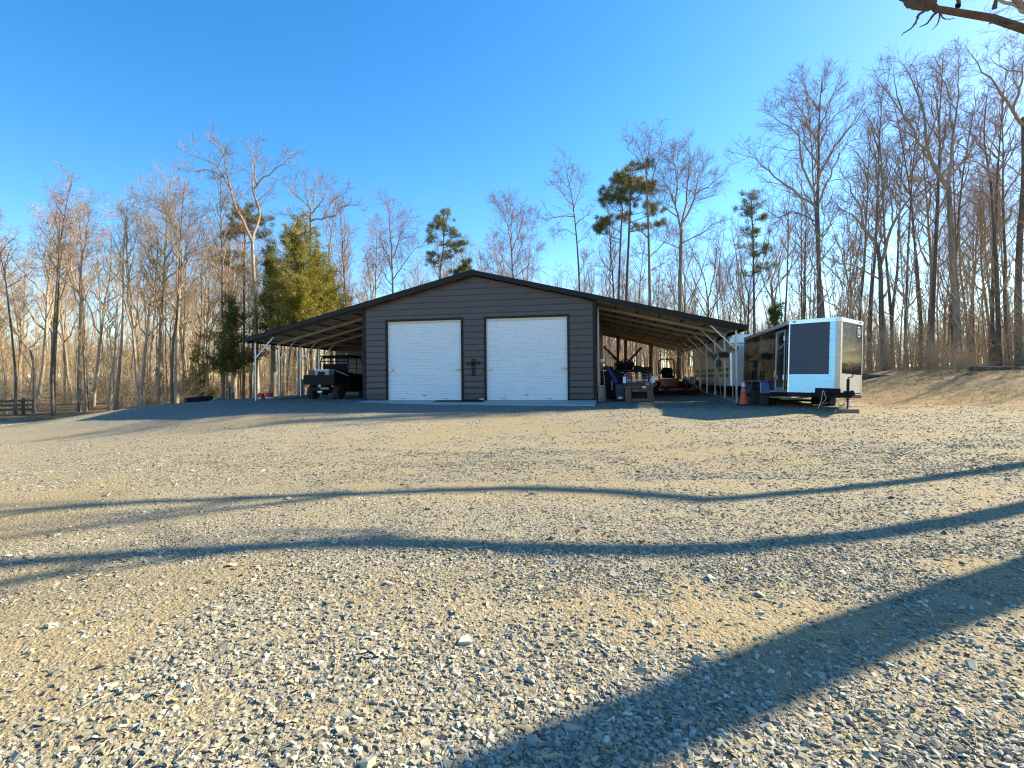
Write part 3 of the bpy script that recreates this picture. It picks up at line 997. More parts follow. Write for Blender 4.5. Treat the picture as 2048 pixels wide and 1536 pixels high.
# timber crate with a wire guard
t = bt('timber_crate', 'old timber crate stand with a wire guard rail and two white tags', 'crate', 5.92, .30)
W_, D_ = .98, .62
M_CR = mat('crate_wood', (.16, .10, .062), .9, 0, (.09, .062, .045), 6, (1, 1, .2), bump=.5)
for x, w in ((-W_ / 2 + .12, .22), (W_ / 2 - .11, .20)):
    for y in (-D_ / 2 + .05, D_ / 2 - .05):
        q = MB(); q.box(x - w / 2, x + w / 2, y - .05, y + .05, .0, .50); q.build('leg', M_CR, t, .012)
q = MB(); q.box(-W_ / 2 - .02, W_ / 2 + .02, -D_ / 2 - .02, D_ / 2 + .02, .503, .57); q.build('deck', M_CR, t, .012)
q = MB(); q.box(-W_ / 2 + .24, W_ / 2 - .22, -D_ / 2 + .0, -D_ / 2 + .07, .02, .13); q.build('sill_board', M_CR, t, .01)
q = MB(); q.box(-W_ / 2 + .24, W_ / 2 - .22, -.02, .02, .0, .48); q.build('back_board', M_BLACK, t)
q = MB(); q.box(-W_ / 2 + .24, W_ / 2 - .22, -D_ / 2 + .01, -D_ / 2 + .05, .36, .48); q.build('drawer', M_CR, t, .01)
q = MB(); q.box(.10, .24, -D_ / 2 - .022, -D_ / 2 - .0205, .515, .56); q.build('paper_tag', M_WHITE, t)
q = MB()
for y in (-D_ / 2, D_ / 2):
    for z in (.70, .88, .98): q.tube([(-W_ / 2, y, z), (W_ / 2, y, z)], .009, 5)
    for k in range(11):
        x = -W_ / 2 + W_ * k / 10
        q.tube([(x, y, .57), (x, y, .98 if k % 2 == 0 else .88)], .006, 5)
for x in (-W_ / 2, W_ / 2):
    for z in (.70, .98): q.tube([(x, -D_ / 2, z), (x, D_ / 2, z)], .009, 5)
q.build('wire_guard', mat('wire_grey', (.35, .27, .27), .5, .4), t)
q = MB(); q.box(-W_ / 2 + .06, W_ / 2 - .25, -D_ / 2 + .05, D_ / 2 - .05, .573, .69); q.build('grille', M_RUST, t, .02)
for k in range(6):
    q = MB(); x = -.40 + k * .15; q.box(x, x + .09, -D_ / 2 - .02, -D_ / 2 - .012, .74, .80); q.build('white_tile', M_GREY, t)
M_TAG = mat('pale_tag', (.62, .70, .80), .5)
for x in (-W_ / 2 - .01, W_ / 2 - .02):
    q = MB(); q.box(x - .05, x + .06, -D_ / 2 - .035, -D_ / 2 - .025, .67, .90); q.build('tag', M_TAG, t, .004)
q = MB(); q.box(W_ / 2 - .14, W_ / 2 - .02, -D_ / 2 + .02, -D_ / 2 + .14, .573, .97); q.build('upright', M_WOODOLD, t, .01)
q = MB(); q.tube([(W_ / 2 + .02 + .07 * math.cos(a), -D_ / 2 - .03, .63 + .05 * math.sin(a)) for a in [6.283 * k / 14 for k in range(14)]], .014, 6, closed=True); q.build('lifting_ring', M_STEEL, t)

# machine with two raised arms behind the crate
P = at(1252, 760, 21.0)
t = thing('boom_sprayer', 'red and black farm machine with two raised boom arms behind the timber crate', 'farm machine', (P.x, 21.0, ground_at(P.x, 21.0)), -.1)
q = MB()
for y in (-.33, .33):
    q.beam((-.72, y, 1.08), (.76, y, 1.08), .06, .10); q.beam((-.40, y, 1.38), (.28, y, 1.36), .05, .08)
    for x in (-.40, -.05, .28): q.beam((x, y, 1.05), (x, y, 1.40), .05, .05)
for x in (-.70, -.38, -.05, .28, .73): q.beam((x, -.33, 1.10), (x, .33, 1.10), .05, .07)
q.build('top_frame', M_BLACK, t, .01)
q = MB(); q.lathe([(.05, -.34), (.15, -.30), (.165, 0), (.15, .30), (.05, .34)], 14, Matrix.Translation((-.05, .02, 1.28)) @ Matrix.Rotation(R(90), 4, 'Y')); q.build('tank', M_BLACK, t, smooth=True)
q = MB(); q.cbox((.45, -.1, 1.20), (.22, .25, .16)); q.build('valve_box', M_BLACK, t, .02)
q = MB(); q.box(-.95, -.50, -.05, .05, 1.12, 1.26); q.build('side_frame', M_BLACK, t, .015)
q = MB(); q.box(.50, 1.02, -.05, .05, 1.05, 1.22); q.build('side_frame', M_BLACK, t, .015)
q = MB(); q.box(.62, .92, -.12, .12, .60, 1.04); q.build('side_tank', M_BLACK, t, .015)
q = MB(); q.lathe([(.10, .62), (.24, .66), (.26, .82), (.22, .98), (.10, 1.01)], 16, Matrix.Translation((-.02, -.12, 0))); q.build('engine', M_RED, t)
q = MB(); q.box(-.30, .12, -.28, .20, .36, .66); q.build('engine_block', M_RED, t, .02)
for a in ((-.30, -.83), (.06, .58)):
    q = MB(); q.beam((a[0] + (.1 if a[0] < 0 else -.02), 0, 1.38), (a[1], 0, 2.02 if a[0] < 0 else 1.96), .055, .075)
    q.lathe([(.05, -.05), (.06, 0), (.05, .05)], 10, Matrix.Translation((a[1], 0, 2.03 if a[0] < 0 else 1.97)) @ Matrix.Rotation(R(90), 4, 'X'))
    q.tube([(a[0] * .4, .03, 1.36), (a[0] * .55 + a[1] * .45, .05, 1.62)], .02, 6)
    q.build('boom_arm', M_BLACK, t, .006)
for s in (-1, 1):
    wheel(t, (s * .50, .1, .33), .33, .20)
    q = MB(); q.tube([(s * .45, -.2, .30), (s * .36, -.1, 1.05)], .035, 7); q.build('strut', M_BLACK, t)
q = MB(); q.tube([(-.2, -.3, 1.42), (-.15, -.34, 1.50), (0, -.34, 1.52), (.15, -.32, 1.46), (.24, -.3, 1.42)], .02, 6)
rg = random.Random(3)
for k in range(9): q.tube([(-.4 + k * .09, -.25, 1.41), (-.4 + k * .09 + rg.uniform(-.05, .05), -.27, 1.47 + rg.uniform(0, .06))], .016, 5)
q.build('hose', M_BLACK, t)

# zero-turn mower
P = at(1341, 780, 24.3)
t = thing('riding_mower', 'red zero-turn riding mower with black seat and roll bar under the lean-to', 'mower', (P.x, 24.3, ground_at(P.x, 24.3)), -.12)
q = MB()   # wide deck at the front
q.prism([(-.88, -.55), (-.70, -.80), (.95, -.80), (1.12, -.55), (1.12, -.1), (.8, .15), (-.6, .15), (-.88, -.1)], 'z', .14, .30)
q.build('mower_deck', M_RED, t, .03)
q = MB(); q.box(-.86, 1.10, -.83, -.805, .10, .20); q.box(-.45, .75, -.5, .1, .303, .345); q.build('deck_guard', M_BLACK, t, .008)
for x in (-.35, .2, .72):
    q = MB(); q.lathe([(.12, .30), (.12, .37), (.05, .40)], 14, Matrix.Translation((x, -.35, .004))); q.build('spindle_cover', M_RED, t)
q = MB(); q.prism([(-.45, .35), (.50, .35), (.42, .72), (-.38, .72)], 'y', .25, 1.15); q.box(-.30, .32, -.30, .25, .36, .44); q.build('body', M_RED, t, .03)
q = MB(); q.box(-.26, .26, .28, .78, .74, .85); q.build('seat', M_BLACK, t, .04)
q = MB(); q.prism([(-.25, .0), (.25, .0), (.27, .28), (.20, .46), (-.20, .46), (-.27, .28)], 'y', -.05, .06)
o = q.build('backrest', M_BLACK, t, .04); o.location = (0, .80, .80); o.rotation_euler = (R(-12), 0, 0)
for s in (-1, 1):
    q = MB(); q.box(s * .31 - .035, s * .31 + .035, .35, .75, .98, 1.03); q.build('armrest', M_BLACK, t, .015)
    q = MB(); q.tube([(s * .42, .30, .70), (s * .44, .10, 1.02), (s * .30, .02, 1.12), (s * .08, .0, 1.12)], .017, 7); q.build('control_lever', M_BLACK, t)
    wheel(t, (s * .52, .85, .30), .30, .26)
    wheel(t, (s * .42 + .1, -1.0, .17), .17, .14)
    q = MB(); q.tube([(s * .42 + .1, -1.0, .17), (s * .42 + .1, -.98, .42), (s * .36, -.2, .42)], .03, 7); q.build('caster_arm', M_RED, t)
q = MB(); q.tube([(-.36, 1.02, .55), (-.36, 1.02, 1.48), (-.33, 1.02, 1.60), (-.22, 1.02, 1.66), (.22, 1.02, 1.66), (.33, 1.02, 1.60), (.36, 1.02, 1.48), (.36, 1.02, .55)], .030, 9); q.build('roll_bar', M_BLACK, t)
q = MB(); q.tube([(.30, -.1, .42), (.62, -.25, .62), (.74, -.3, .52)], .045, 8); q.box(.45, .80, -.62, -.30, .345, .50); q.build('discharge_chute', M_BLACK, t, .02)
q = MB(); q.tube([(.05, -.2, .44), (.42, -.05, .78)], .014, 6); q.build('lift_rod', M_STEEL, t)

P = at(1375, 766, 27.5)
for k, (dx, nm, lb) in enumerate(((-.10, 'jug', 'white plastic jug with a round cap standing behind the mower deck'), (.28, 'bucket', 'white plastic bucket standing behind the mower near the trailer'))):
    t = thing(nm, lb, nm, (P.x + dx, 27.5, ground_at(P.x + dx, 27.5)))
    q = MB()
    if k == 0:
        q.box(-.15, .15, -.12, .12, 0, .34); q.prism([(-.15, .34), (.15, .34), (.05, .44), (-.08, .44)], 'y', -.12, .12)
        q.build('body', M_WHITE, t, .03)
        q = MB(); q.lathe([(.04, .44), (.04, .49)], 10); q.build('cap', M_BLACK, t)
    else:
        q.lathe([(.13, 0), (.155, .38), (.165, .38), (.165, .40), (.14, .40), (.12, .03)], 20); q.build('tub', M_WHITE, t)
        q = MB(); q.tube([(.155 * math.cos(a), -.04 - .12 * math.sin(a), .36 - .10 * math.sin(a)) for a in [math.pi * k / 10 for k in range(11)]], .006, 5); q.build('bail', M_STEEL, t)
M_WSTO = mat('pale_wood', (.5, .42, .3), .8)
P = at(1303, 777, 19.6)
t = thing('timber_offcut', 'small pale timber offcut on the gravel beside the crate', 'timber', (P.x, 19.6, ground_at(P.x, 19.6)), .4)
q = MB(); q.box(-.10, .10, -.05, .05, 0, .10); q.build('offcut', M_WSTO, t, .01)

# ------------------------------------------------------------------ traffic cone
P = at(1487.5, 804, 16.9)
t = thing('traffic_cone', 'orange traffic cone with white collar standing beside the black trailer', 'traffic cone', (P.x, 16.9, ground_at(P.x, 16.9)))
q = MB(); q.box(-.19, .19, -.19, .19, 0, .035); q.build('base', M_BLACK, t, .015)
prof = lambda z: .155 - (.155 - .028) * (z - .035) / .80
q = MB(); q.lathe([(prof(.035), .035), (prof(.60), .60)], 28); q.lathe([(prof(.735), .735), (prof(.835), .835), (.02, .84)], 28); q.build('cone_body', M_ORANGE, t, smooth=False)
q = MB(); q.lathe([(prof(.60) + .002, .60), (prof(.735) + .002, .735)], 28); q.build('collar', M_WHITE, t)
q = MB(); q.lathe([(prof(.42) + .002, .44), (prof(.53) + .002, .53)], 28); q.build('collar', mat('worn_collar', (.62, .22, .15), .6), t)

# ------------------------------------------------------------------ black cargo trailer
M_GLOSS = mat('gloss_black_panel', (.010, .009, .010), .07, 0, (.014, .012, .012), 3, spec=.32, bump=.22, bscale=1.8)
M_MATTE = mat('charcoal_panel_sky_tint', (.030, .038, .062), .5, 0, (.034, .043, .07), 4)  # blue-black: sheen of the sky put into the base colour
M_TREAD_SKY = mat('tread_plate_sky_tint', (.42, .70, .82), .42, .7, (.36, .64, .78), 12, bump=.12, bscale=40)  # cyan sky reflection mixed into the plate colour
M_TREAD2 = mat('tread_plate_plain', (.60, .55, .48), .45, .7, (.5, .45, .4), 12, bump=.12, bscale=40)
M_ALU = mat('aluminium_trim', (.78, .80, .82), .3, .8, (.66, .68, .70), 8)
M_FENDER = mat('fender_alu_sky_tint', (.20, .22, .34), .4, .35, (.17, .19, .30), 5)  # bluish reflected sky painted into the fender metal
A0 = at(1575, 784, 14.6)
back = Vector((.168, .986, 0)).normalized()
ang = math.atan2(back.y, back.x) - R(90)
ROLLT, PITCH = R(2.4), R(1.6)
# local frame: x across (towards the bank), y to the rear, origin under the near front corner
TM = Matrix.Translation((A0.x, A0.y, A0.z)) @ Matrix.Rotation(ang, 4, 'Z') @ Matrix.Rotation(ROLLT, 4, 'Y') @ Matrix.Rotation(-PITCH, 4, 'X')
tr = thing('cargo_trailer', 'black enclosed cargo trailer with v-shaped nose and side door', 'trailer')
tr.location = TM.to_translation(); tr.rotation_euler = TM.to_euler()
TW, TL, THt, NOSE = 1.87, 4.65, 1.96, .80
def tb(name, q, m, parent=tr, bevel=0.0): return q.build(name, m, parent, bevel)
q = MB(); q.add([(0, 0, .05), (0, TL, .05), (0, TL, THt - .07), (0, 0, THt - .07), (TW, 0, .05), (TW, TL, .05), (TW, TL, THt - .07), (TW, 0, THt - .07)],
                [(0, 1, 2, 3), (4, 7, 6, 5), (1, 5, 6, 2), (0, 4, 5, 1)])
tb('side_panel', q, M_GLOSS)
q = MB()   # roof with the nose
q.prism([(0, 0), (TW / 2 - .06, -NOSE), (TW / 2 + .06, -NOSE), (TW, 0), (TW, TL), (0, TL)], 'z', THt, THt + .03)
tb('roof', q, M_ALU)
q = MB()   # floor frame
q.prism([(0, 0), (TW / 2 - .06, -NOSE), (TW / 2 + .06, -NOSE), (TW, 0), (TW, TL), (0, TL)], 'z', -.10, -.003)
tb('floor_frame', q, M_BLACK)
def quadpanel(name, a, b, z0, z1, m, out=.0, th=.012, u0=0.0, u1=1.0):
    """flat panel standing on the ground line a-b (from u0 to u1 of it)"""
    a, b = Vector((*a, 0)), Vector((*b, 0))
    d = b - a; n_ = Vector((d.y, -d.x, 0)).normalized()
    p0, p1 = a + d * u0 + n_ * out, a + d * u1 + n_ * out
    q = MB()
    v = [p0, p1, p1 - n_ * th, p0 - n_ * th]
    q.add([(p.x, p.y, z) for z in (z0, z1) for p in v], [(0, 3, 2, 1), (4, 5, 6, 7), (0, 1, 5, 4), (1, 2, 6, 5), (2, 3, 7, 6), (3, 0, 4, 7)])
    return tb(name, q, m)
na, nb, nc, nd = (0, 0), (TW / 2 - .06, -NOSE), (TW / 2 + .06, -NOSE), (TW, 0)
quadpanel('nose_panel', na, nb, .49, THt - .07, M_MATTE, 0, u0=.02, u1=.89)
quadpanel('nose_panel', nc, nd, .52, THt - .07, M_GLOSS, 0, u0=.0, u1=.98)
quadpanel('stone_guard', na, nb, .0, .495, M_TREAD_SKY, .004, u0=.0, u1=.88)
quadpanel('stone_guard', nc, nd, -.02, .525, M_TREAD2, .004, u0=.02, u1=1.0)
quadpanel('nose_trim', na, nb, .0, THt - .07, M_TREAD_SKY, .006, u0=.88, u1=1.0)
quadpanel('nose_trim', nb, nc, .0, THt - .07, M_TREAD2, .004)
quadpanel('nose_trim', nc, nd, .0, THt - .07, M_TREAD2, .006, u0=.0, u1=.07)
quadpanel('corner_trim', na, nb, .0, THt - .07, M_ALU, .008, u0=.0, u1=.025)
quadpanel('corner_trim', nc, nd, -.02, THt - .07, M_ALU, .008, u0=.975, u1=1.0)
for a, b in ((na, nb), (nb, nc), (nc, nd)):
    quadpanel('top_rail', a, b, THt - .075, THt + .028, M_ALU, .014, .03)
q = MB(); q.box(-.016, .004, 0, TL, THt - .075, THt + .028); tb('top_rail', q, M_ALU)
q = MB(); q.box(-.012, .004, .0, TL, .0, .055); tb('bottom_rail', q, M_ALU)
def rivets(a, b, pts, m=M_BLACK):
    a, b = Vector((*a, 0)), Vector((*b, 0)); d = b - a; n_ = Vector((d.y, -d.x, 0)).normalized()
    q = MB()
    for u, z in pts:
        p = a + d * u + n_ * .012
        q.lathe([(.012, -.006), (.012, .004), (.006, .008)], 8, Matrix.Translation((p.x, p.y, z)) @ n_.to_track_quat('Z', 'Y').to_matrix().to_4x4())
    return q
tb('rivet', rivets(na, nb, [(.90, .3 + .155 * k) for k in range(10)] + [(.45, .12 + .19 * k) for k in range(3)] + [(.80, .12 + .19 * k) for k in range(3)] + [(.03, .1 + .2 * k) for k in range(3)]), M_STEEL)
tb('rivet', rivets(nc, nd, [(.35, .22), (.42, .32), (.95, .2), (.95, .4)]), M_WHITE)
# marker lights
for a, b, u in ((na, nb, .12), (nc, nd, .85)):
    aa, bb = Vector((*a, 0)), Vector((*b, 0)); d = bb - aa; n_ = Vector((d.y, -d.x, 0)).normalized(); p = aa + d * u + n_ * .02
    q = MB(); q.cbox((0, 0, 0), (.09, .02, .028), Matrix.Translation((p.x, p.y, THt - .02)) @ Matrix.Rotation(math.atan2(d.y, d.x), 4, 'Z')); tb('marker_light', q, M_BLACK, tr, .005)
q = MB(); q.cbox((-.02, .06, .18), (.02, .07, .05)); tb('marker_light', q, mat('amber_lens', (.5, .16, .03), .3), tr, .006)
# round emblem on the glossy nose panel
aa, bb = Vector((*nc, 0)), Vector((*nd, 0)); d = bb - aa; n_ = Vector((d.y, -d.x, 0)).normalized(); p = aa + d * .80 + n_ * .006
Mr = Matrix.Translation((p.x, p.y, 1.68)) @ Matrix.Rotation(math.atan2(d.y, d.x), 4, 'Z')
q = MB()
q.tube([Mr @ Vector((.10 * math.cos(t), 0, .125 * math.sin(t))) for t in [6.2832 * k / 28 for k in range(28)]], .012, 6, closed=True)
for x in (-.03, .028):
    q.add([Mr @ Vector((x + dx, dy, dz)) for dy in (-.008, .004) for dx, dz in ((.028, -.07), (.052, -.07), (.018 - .03, .07), (-.006 - .03, .07))], [(0, 1, 2, 3), (7, 6, 5, 4), (0, 4, 5, 1), (1, 5, 6, 2), (2, 6, 7, 3), (3, 7, 4, 0)])
tb('emblem', q, M_WHITE)
# side door
q = MB(); y0, y1 = .28, .98
q.box(-.02, .0, y0, y1, .09, 1.72); dr = tb('side_door', q, M_GLOSS)
q = MB()
q.box(-.032, -.0205, y0 - .05, y0 + .0, .05, 1.77); q.box(-.032, -.0205, y1, y1 + .05, .05, 1.77); q.box(-.032, -.0205, y0, y1, 1.72, 1.77); q.box(-.032, -.0205, y0, y1, .05, .13)
q.build('door_frame', M_ALU, dr)
q = MB(); q.box(-.05, -.0205, y1 - .13, y1 - .03, .36, .50); q.tube([(-.05, y1 - .08, .43), (-.08, y1 - .08, .43), (-.08, y1 - .08, .62)], .012, 6); q.build('handle', M_STEEL, dr, .004)
for z in (.35, 1.45):
    q = MB(); q.tube([(-.04, y0 - .02, z), (-.04, y0 - .02, z + .14)], .014, 7); q.build('hinge', M_ALU, dr)
# fenders and wheels, both sides
for s in (0, 1):
    X = 0 if s == 0 else TW
    sg = -1 if s == 0 else 1
    for yw in (2.15, 2.98):
        wheel(tr, (X - sg * .02 + sg * .05, yw, -.215), .335, .20, rim=M_GREY, knob=False)
    q = MB()
    fp = [(1.55, -.04), (1.66, .28), (1.80, .36), (2.45, .36), (2.56, .30), (2.68, .36), (3.30, .36), (3.45, .28), (3.56, -.04)]
    vv = []
    for y, z in fp: vv += [(X + sg * .004, y, z), (X + sg * .25, y, z)]
    q.add(vv, [(2 * i, 2 * i + 1, 2 * i + 3, 2 * i + 2) for i in range(len(fp) - 1)])
    o = tb('fender', q, M_FENDER)
    md = o.modifiers.new('thick', 'SOLIDIFY'); md.thickness = .012
    q = MB(); q.tube([(X + sg * .25, y, z) for y, z in fp], .012, 6); q.build('fender_edge', M_ALU, o)
    q = MB(); q.tube([(X + sg * .02, 2.15, -.215), (TW / 2, 2.15, -.215)], .04, 8); q.tube([(X + sg * .02, 2.98, -.215), (TW / 2, 2.98, -.215)], .04, 8); tb('axle', q, M_BLACK)
q = MB(); q.tube([(.12, .1, -.14), (.12, 1.5, -.16)], .02, 7); q.tube([(.3, -.1, -.17), (.3, 1.5, -.2)], .025, 7); tb('pipe_rail', q, M_GREY)
# drawbar, coupler, jack
hx, hy = TW / 2 - .05, -NOSE - .85
q = MB()
for s in (-1, 1): q.beam((TW / 2 + s * .62, .1, -.055), (hx + s * .03, hy + .05, -.055), .06, .12)
q.box(.62, 1.30, -1.25, -.55, .0, .0 + .02)
q.build('drawbar', M_BLACK, tr)
q = MB(); q.beam((hx, hy + .25, -.0), (hx, hy - .12, .0), .10, .11); q.lathe([(.055, -.07), (.065, 0), (.03, .07)], 12, Matrix.Translation((hx, hy - .12, -.0))); q.build('coupler', M_BLACK, tr, .01)
q = MB(); q.box(hx - .5, hx + .02, hy + .55, hy + .80, -.12, .12); q.build('tongue_box', M_BLACK, tr, .01)
q = MB(); q.tube([(hx + .07, hy + .28, -.20), (hx + .07, hy + .28, .36)], .035, 9); q.tube([(hx + .07, hy + .28, -.42), (hx + .07, hy + .28, -.2)], .022, 8)
jk = q.build('jack', M_BLACK, tr)
q = MB(); q.tube([(hx + .07, hy + .28, .36), (hx + .07, hy + .28, .39), (hx + .14, hy + .22, .41), (hx + .16, hy + .20, .56)], .014, 7); q.build('crank', M_BLACK, jk)
q = MB(); q.box(hx + .0, hx + .14, hy + .21, hy + .35, -.44, -.42); q.build('foot', M_STEEL, jk)
for sx in (-.35, .30):
    q = MB()
    for k in range(13):
        u = k / 12
        c = Vector((hx + .02 + sx * .55 * u, hy + .15 + .2 * u, -.05 - .85 * (u - u * u) * 1.0 - .10 * u))
        r1 = Matrix.Rotation(R(90 * (k % 2)), 3, 'X')
        q.tube([c + r1 @ Vector((.032 * math.cos(t), .018 * math.sin(t), 0)) for t in [6.283 * i / 8 for i in range(8)]], .006, 4, closed=True)
    q.build('safety_chain', M_STEEL, tr)
q = MB(); q.tube([(hx - .42, hy + .52, .06), (hx - .45, hy + .50, -.2), (hx - .52, hy + .52, -.42)], .010, 5); q.tube([(hx - .40, hy + .52, .05), (hx - .34, hy + .5, -.15), (hx - .44, hy + .5, -.3), (hx - .30, hy + .5, -.25)], .010, 5); q.build('breakaway_cable', M_GREY, tr)
# block under the jack
bpy.context.view_layer.update()
fw = tr.matrix_world @ Vector((hx + .07, hy + .28, -.44))
q = MB(); zb = ground_at(fw.x, fw.y) - .03
q.box(-.21, .21, -.14, .14, 0, max(.12, fw.z - zb))
o = q.build('concrete_block', mat('grey_block', (.22, .19, .17), .95, 0, (.15, .13, .12), 8, bump=.5), None, .012)
o.location = (fw.x, fw.y, zb); o.rotation_euler = (0, 0, ang + .1)
tag(o, 'grey block on the gravel under the trailer jack', 'block')

# ------------------------------------------------------------------ white trailer beside the lean-to
M_TRW = mat('white_trailer_skin', (.78, .78, .83), .3, 0, (.7, .7, .76), 2, coat=.2)
M_GRN = mat('green_stripe', (.05, .15, .03), .4)
M_BLU = mat('blue_stripe', (.03, .035, .16), .4)
M_PRP = mat('purple_lettering', (.10, .06, .17), .5)
P = at(1459, 790, 20.7)
wt = thing('white_trailer', 'long white enclosed trailer with green and blue stripes parked beside the lean-to posts', 'trailer', (P.x, P.y, ground_at(P.x, P.y)), -TH)
WW, WLn, Wz0, Wz1 = 2.3, 8.9, .42, 2.40
q = MB(); q.box(0, WW, .12, WLn, Wz0, Wz1); q.build('body', M_TRW, wt)
q = MB()
prof = [(.0, .12), (.03, .04), (.12, .0), (WW - .12, .0), (WW - .03, .04), (WW, .12)]
q.prism(prof, 'z', Wz0, Wz1 - .3)
q.prism([(x, y if y > .05 else y + 0.0) for x, y in prof], 'z', Wz1 - .297, Wz1 + .06)
q.build('front_cap', mat('white_cap', (.68, .72, .76), .25, .3, (.6, .64, .68), 3), wt, .02)
q = MB(); q.box(-.012, .03, .12, WLn, Wz1 - .05, Wz1 + .045); q.build('top_rail', M_ALU, wt)
q = MB(); q.box(-.008, -.001, .14, WLn, 1.02, 1.15); q.build('stripe', M_GRN, wt)
q = MB(); q.box(-.008, -.001, .14, WLn, .98, 1.012); q.build('stripe', M_WHITE, wt)
q = MB(); q.box(-.008, -.001, .14, WLn, .79, .92); q.build('stripe', M_BLU, wt)
q = MB(); q.box(.0, WW, .3, WLn, .28, .417); q.build('frame_rail', M_BLACK, wt)
for yw in (4.6, 5.5):
    for X in (.10, WW - .10): wheel(wt, (X, yw, .34), .34, .2, rim=M_GREY, knob=False)
q = MB(); q.box(-.02, -.002, 2.0, 2.9, .55, 2.2); dd = q.build('side_door', M_TRW, wt)
q = MB(); q.box(-.03, -.021, 1.95, 2.0, .5, 2.25); q.box(-.03, -.021, 2.9, 2.95, .5, 2.25); q.box(-.03, -.021, 2.0, 2.9, 2.2, 2.25); q.build('door_frame', M_ALU, dd)
# blurred purple lettering along the side
q = MB()
def stroke(a, b, y0, w=.05):
    q.add([(-.010, y0 + a[0] - w / 2, a[1]), (-.010, y0 + a[0] + w / 2, a[1]), (-.010, y0 + b[0] + w / 2, b[1]), (-.010, y0 + b[0] - w / 2, b[1])], [(0, 1, 2, 3)])
yy = 3.4
for ch in 'LLVWVW':
    z0, z1 = 1.70, 2.02
    if ch == 'V': S = [((0, z1), (.17, z0)), ((.34, z1), (.17, z0))]; wd = .45
    elif ch == 'W': S = [((0, z1), (.12, z0)), ((.24, z1), (.12, z0)), ((.24, z1), (.36, z0)), ((.48, z1), (.36, z0))]; wd = .62
    else: S = [((.05, z1), (.05, z0)), ((.0, z0 + .03), (.25, z0 + .03))]; wd = .36
    for a, b in S: stroke(a, b, WLn - yy - 0.0)
    yy += wd
q.build('lettering', M_PRP, wt)
q = MB(); q.beam((WW / 2 - .5, .1, .36), (WW / 2, -1.1, .36), .07, .1); q.beam((WW / 2 + .5, .1, .36), (WW / 2, -1.1, .36), .07, .1); q.build('drawbar', M_BLACK, wt)
q = MB(); q.box(-.03, .0, .6, .72, 2.12, 2.2); q.build('marker_light', M_BLACK, wt)
# ------------------------------------------------------------------ trees
M_BARK = mat('bark_grey', (.32, .25, .17), .95, 0, (.15, .115, .08), 7, (1, 1, .22), bump=.7, bscale=16)
M_BARKD = mat('bark_dark', (.17, .13, .095), .95, 0, (.075, .06, .047), 7, (1, 1, .22), bump=.7, bscale=16)
M_BARKP = mat('bark_pale', (.47, .39, .28), .95, 0, (.24, .19, .135), 6, (1, 1, .25), bump=.6, bscale=16)
M_PINEB = mat('pine_bark', (.20, .12, .085), .95, 0, (.10, .062, .048), 8, (1, 1, .35), bump=.8, bscale=14)
M_TWIG = island_mat('twigs_tan', [(0, (.36, .25, .145)), (.5, (.45, .33, .195)), (1, (.28, .19, .115))], .9)
M_TWIGP = island_mat('twigs_purple', [(0, (.28, .20, .145)), (.5, (.35, .26, .185)), (1, (.20, .14, .11))], .9)
M_TWIGR = island_mat('twigs_budding', [(0, (.32, .17, .13)), (.5, (.34, .23, .17)), (1, (.25, .15, .12))], .9)
M_NEEDLE = island_mat('pine_needles', [(0, (.10, .12, .03)), (.5, (.17, .18, .045)), (.85, (.22, .21, .06)), (1, (.25, .17, .07))], .6, .3)
M_CEDAR = island_mat('cedar_sprays', [(0, (.16, .16, .03)), (.45, (.27, .25, .045)), (.8, (.34, .29, .06)), (1, (.34, .21, .06))], .7, .35)
M_CEDARD = island_mat('dark_cedar_sprays', [(0, (.06, .075, .018)), (.5, (.10, .115, .028)), (.9, (.17, .15, .04)), (1, (.25, .16, .05))], .7, .25)
M_DEADLEAF = island_mat('dry_leaves', [(0, (.26, .13, .05)), (.5, (.36, .20, .09)), (1, (.22, .12, .06))], .8, .3)
M_HOLLY = island_mat('green_leaves', [(0, (.04, .065, .015)), (.6, (.09, .115, .025)), (1, (.13, .14, .035))], .5, .2)

def unit(a):
    return a / np.maximum(np.linalg.norm(a, axis=-1, keepdims=True), 1e-9)

def tubes(P, Rd, n):
    """P (N,K,3) polylines, Rd (N,K) radii -> verts, quads"""
    N, K, _ = P.shape
    T = np.empty_like(P)
    T[:, 1:-1] = P[:, 2:] - P[:, :-2] if K > 2 else T[:, 1:-1]
    T[:, 0] = P[:, 1] - P[:, 0]
    T[:, -1] = P[:, -1] - P[:, -2]
    T = unit(T)
    d0 = unit(P[:, -1] - P[:, 0])
    ref = np.where(np.abs(d0[:, 2:3]) < .9, np.array([[0, 0, 1.]]), np.array([[1., 0, 0]]))
    S = unit(np.cross(T, ref[:, None, :]))
    U = np.cross(S, T)
    A = 2 * np.pi * np.arange(n) / n
    V = P[:, :, None, :] + Rd[:, :, None, None] * (S[:, :, None, :] * np.cos(A)[None, None, :, None] + U[:, :, None, :] * np.sin(A)[None, None, :, None])
    ids = np.arange(N * K * n).reshape(N, K, n)
    nx_ = np.roll(ids, -1, axis=2)
    Q = np.stack([ids[:, :-1], nx_[:, :-1], nx_[:, 1:], ids[:, 1:]], -1).reshape(-1, 4)
    return V.reshape(-1, 3), Q

def sample(P, Rd, t):
    """P (N,K,3), t (N,M) in 0..1 -> points, tangents, radii"""
    N, K, _ = P.shape
    x = np.clip(t, 0, .9999) * (K - 1)
    i = np.floor(x).astype(int)
    f = (x - i)[..., None]
    r = np.arange(N)[:, None]
    a, b = P[r, i], P[r, i + 1]
    return a * (1 - f) + b * f, unit(b - a), Rd[r, i] * (1 - f[..., 0]) + Rd[r, i + 1] * f[..., 0]

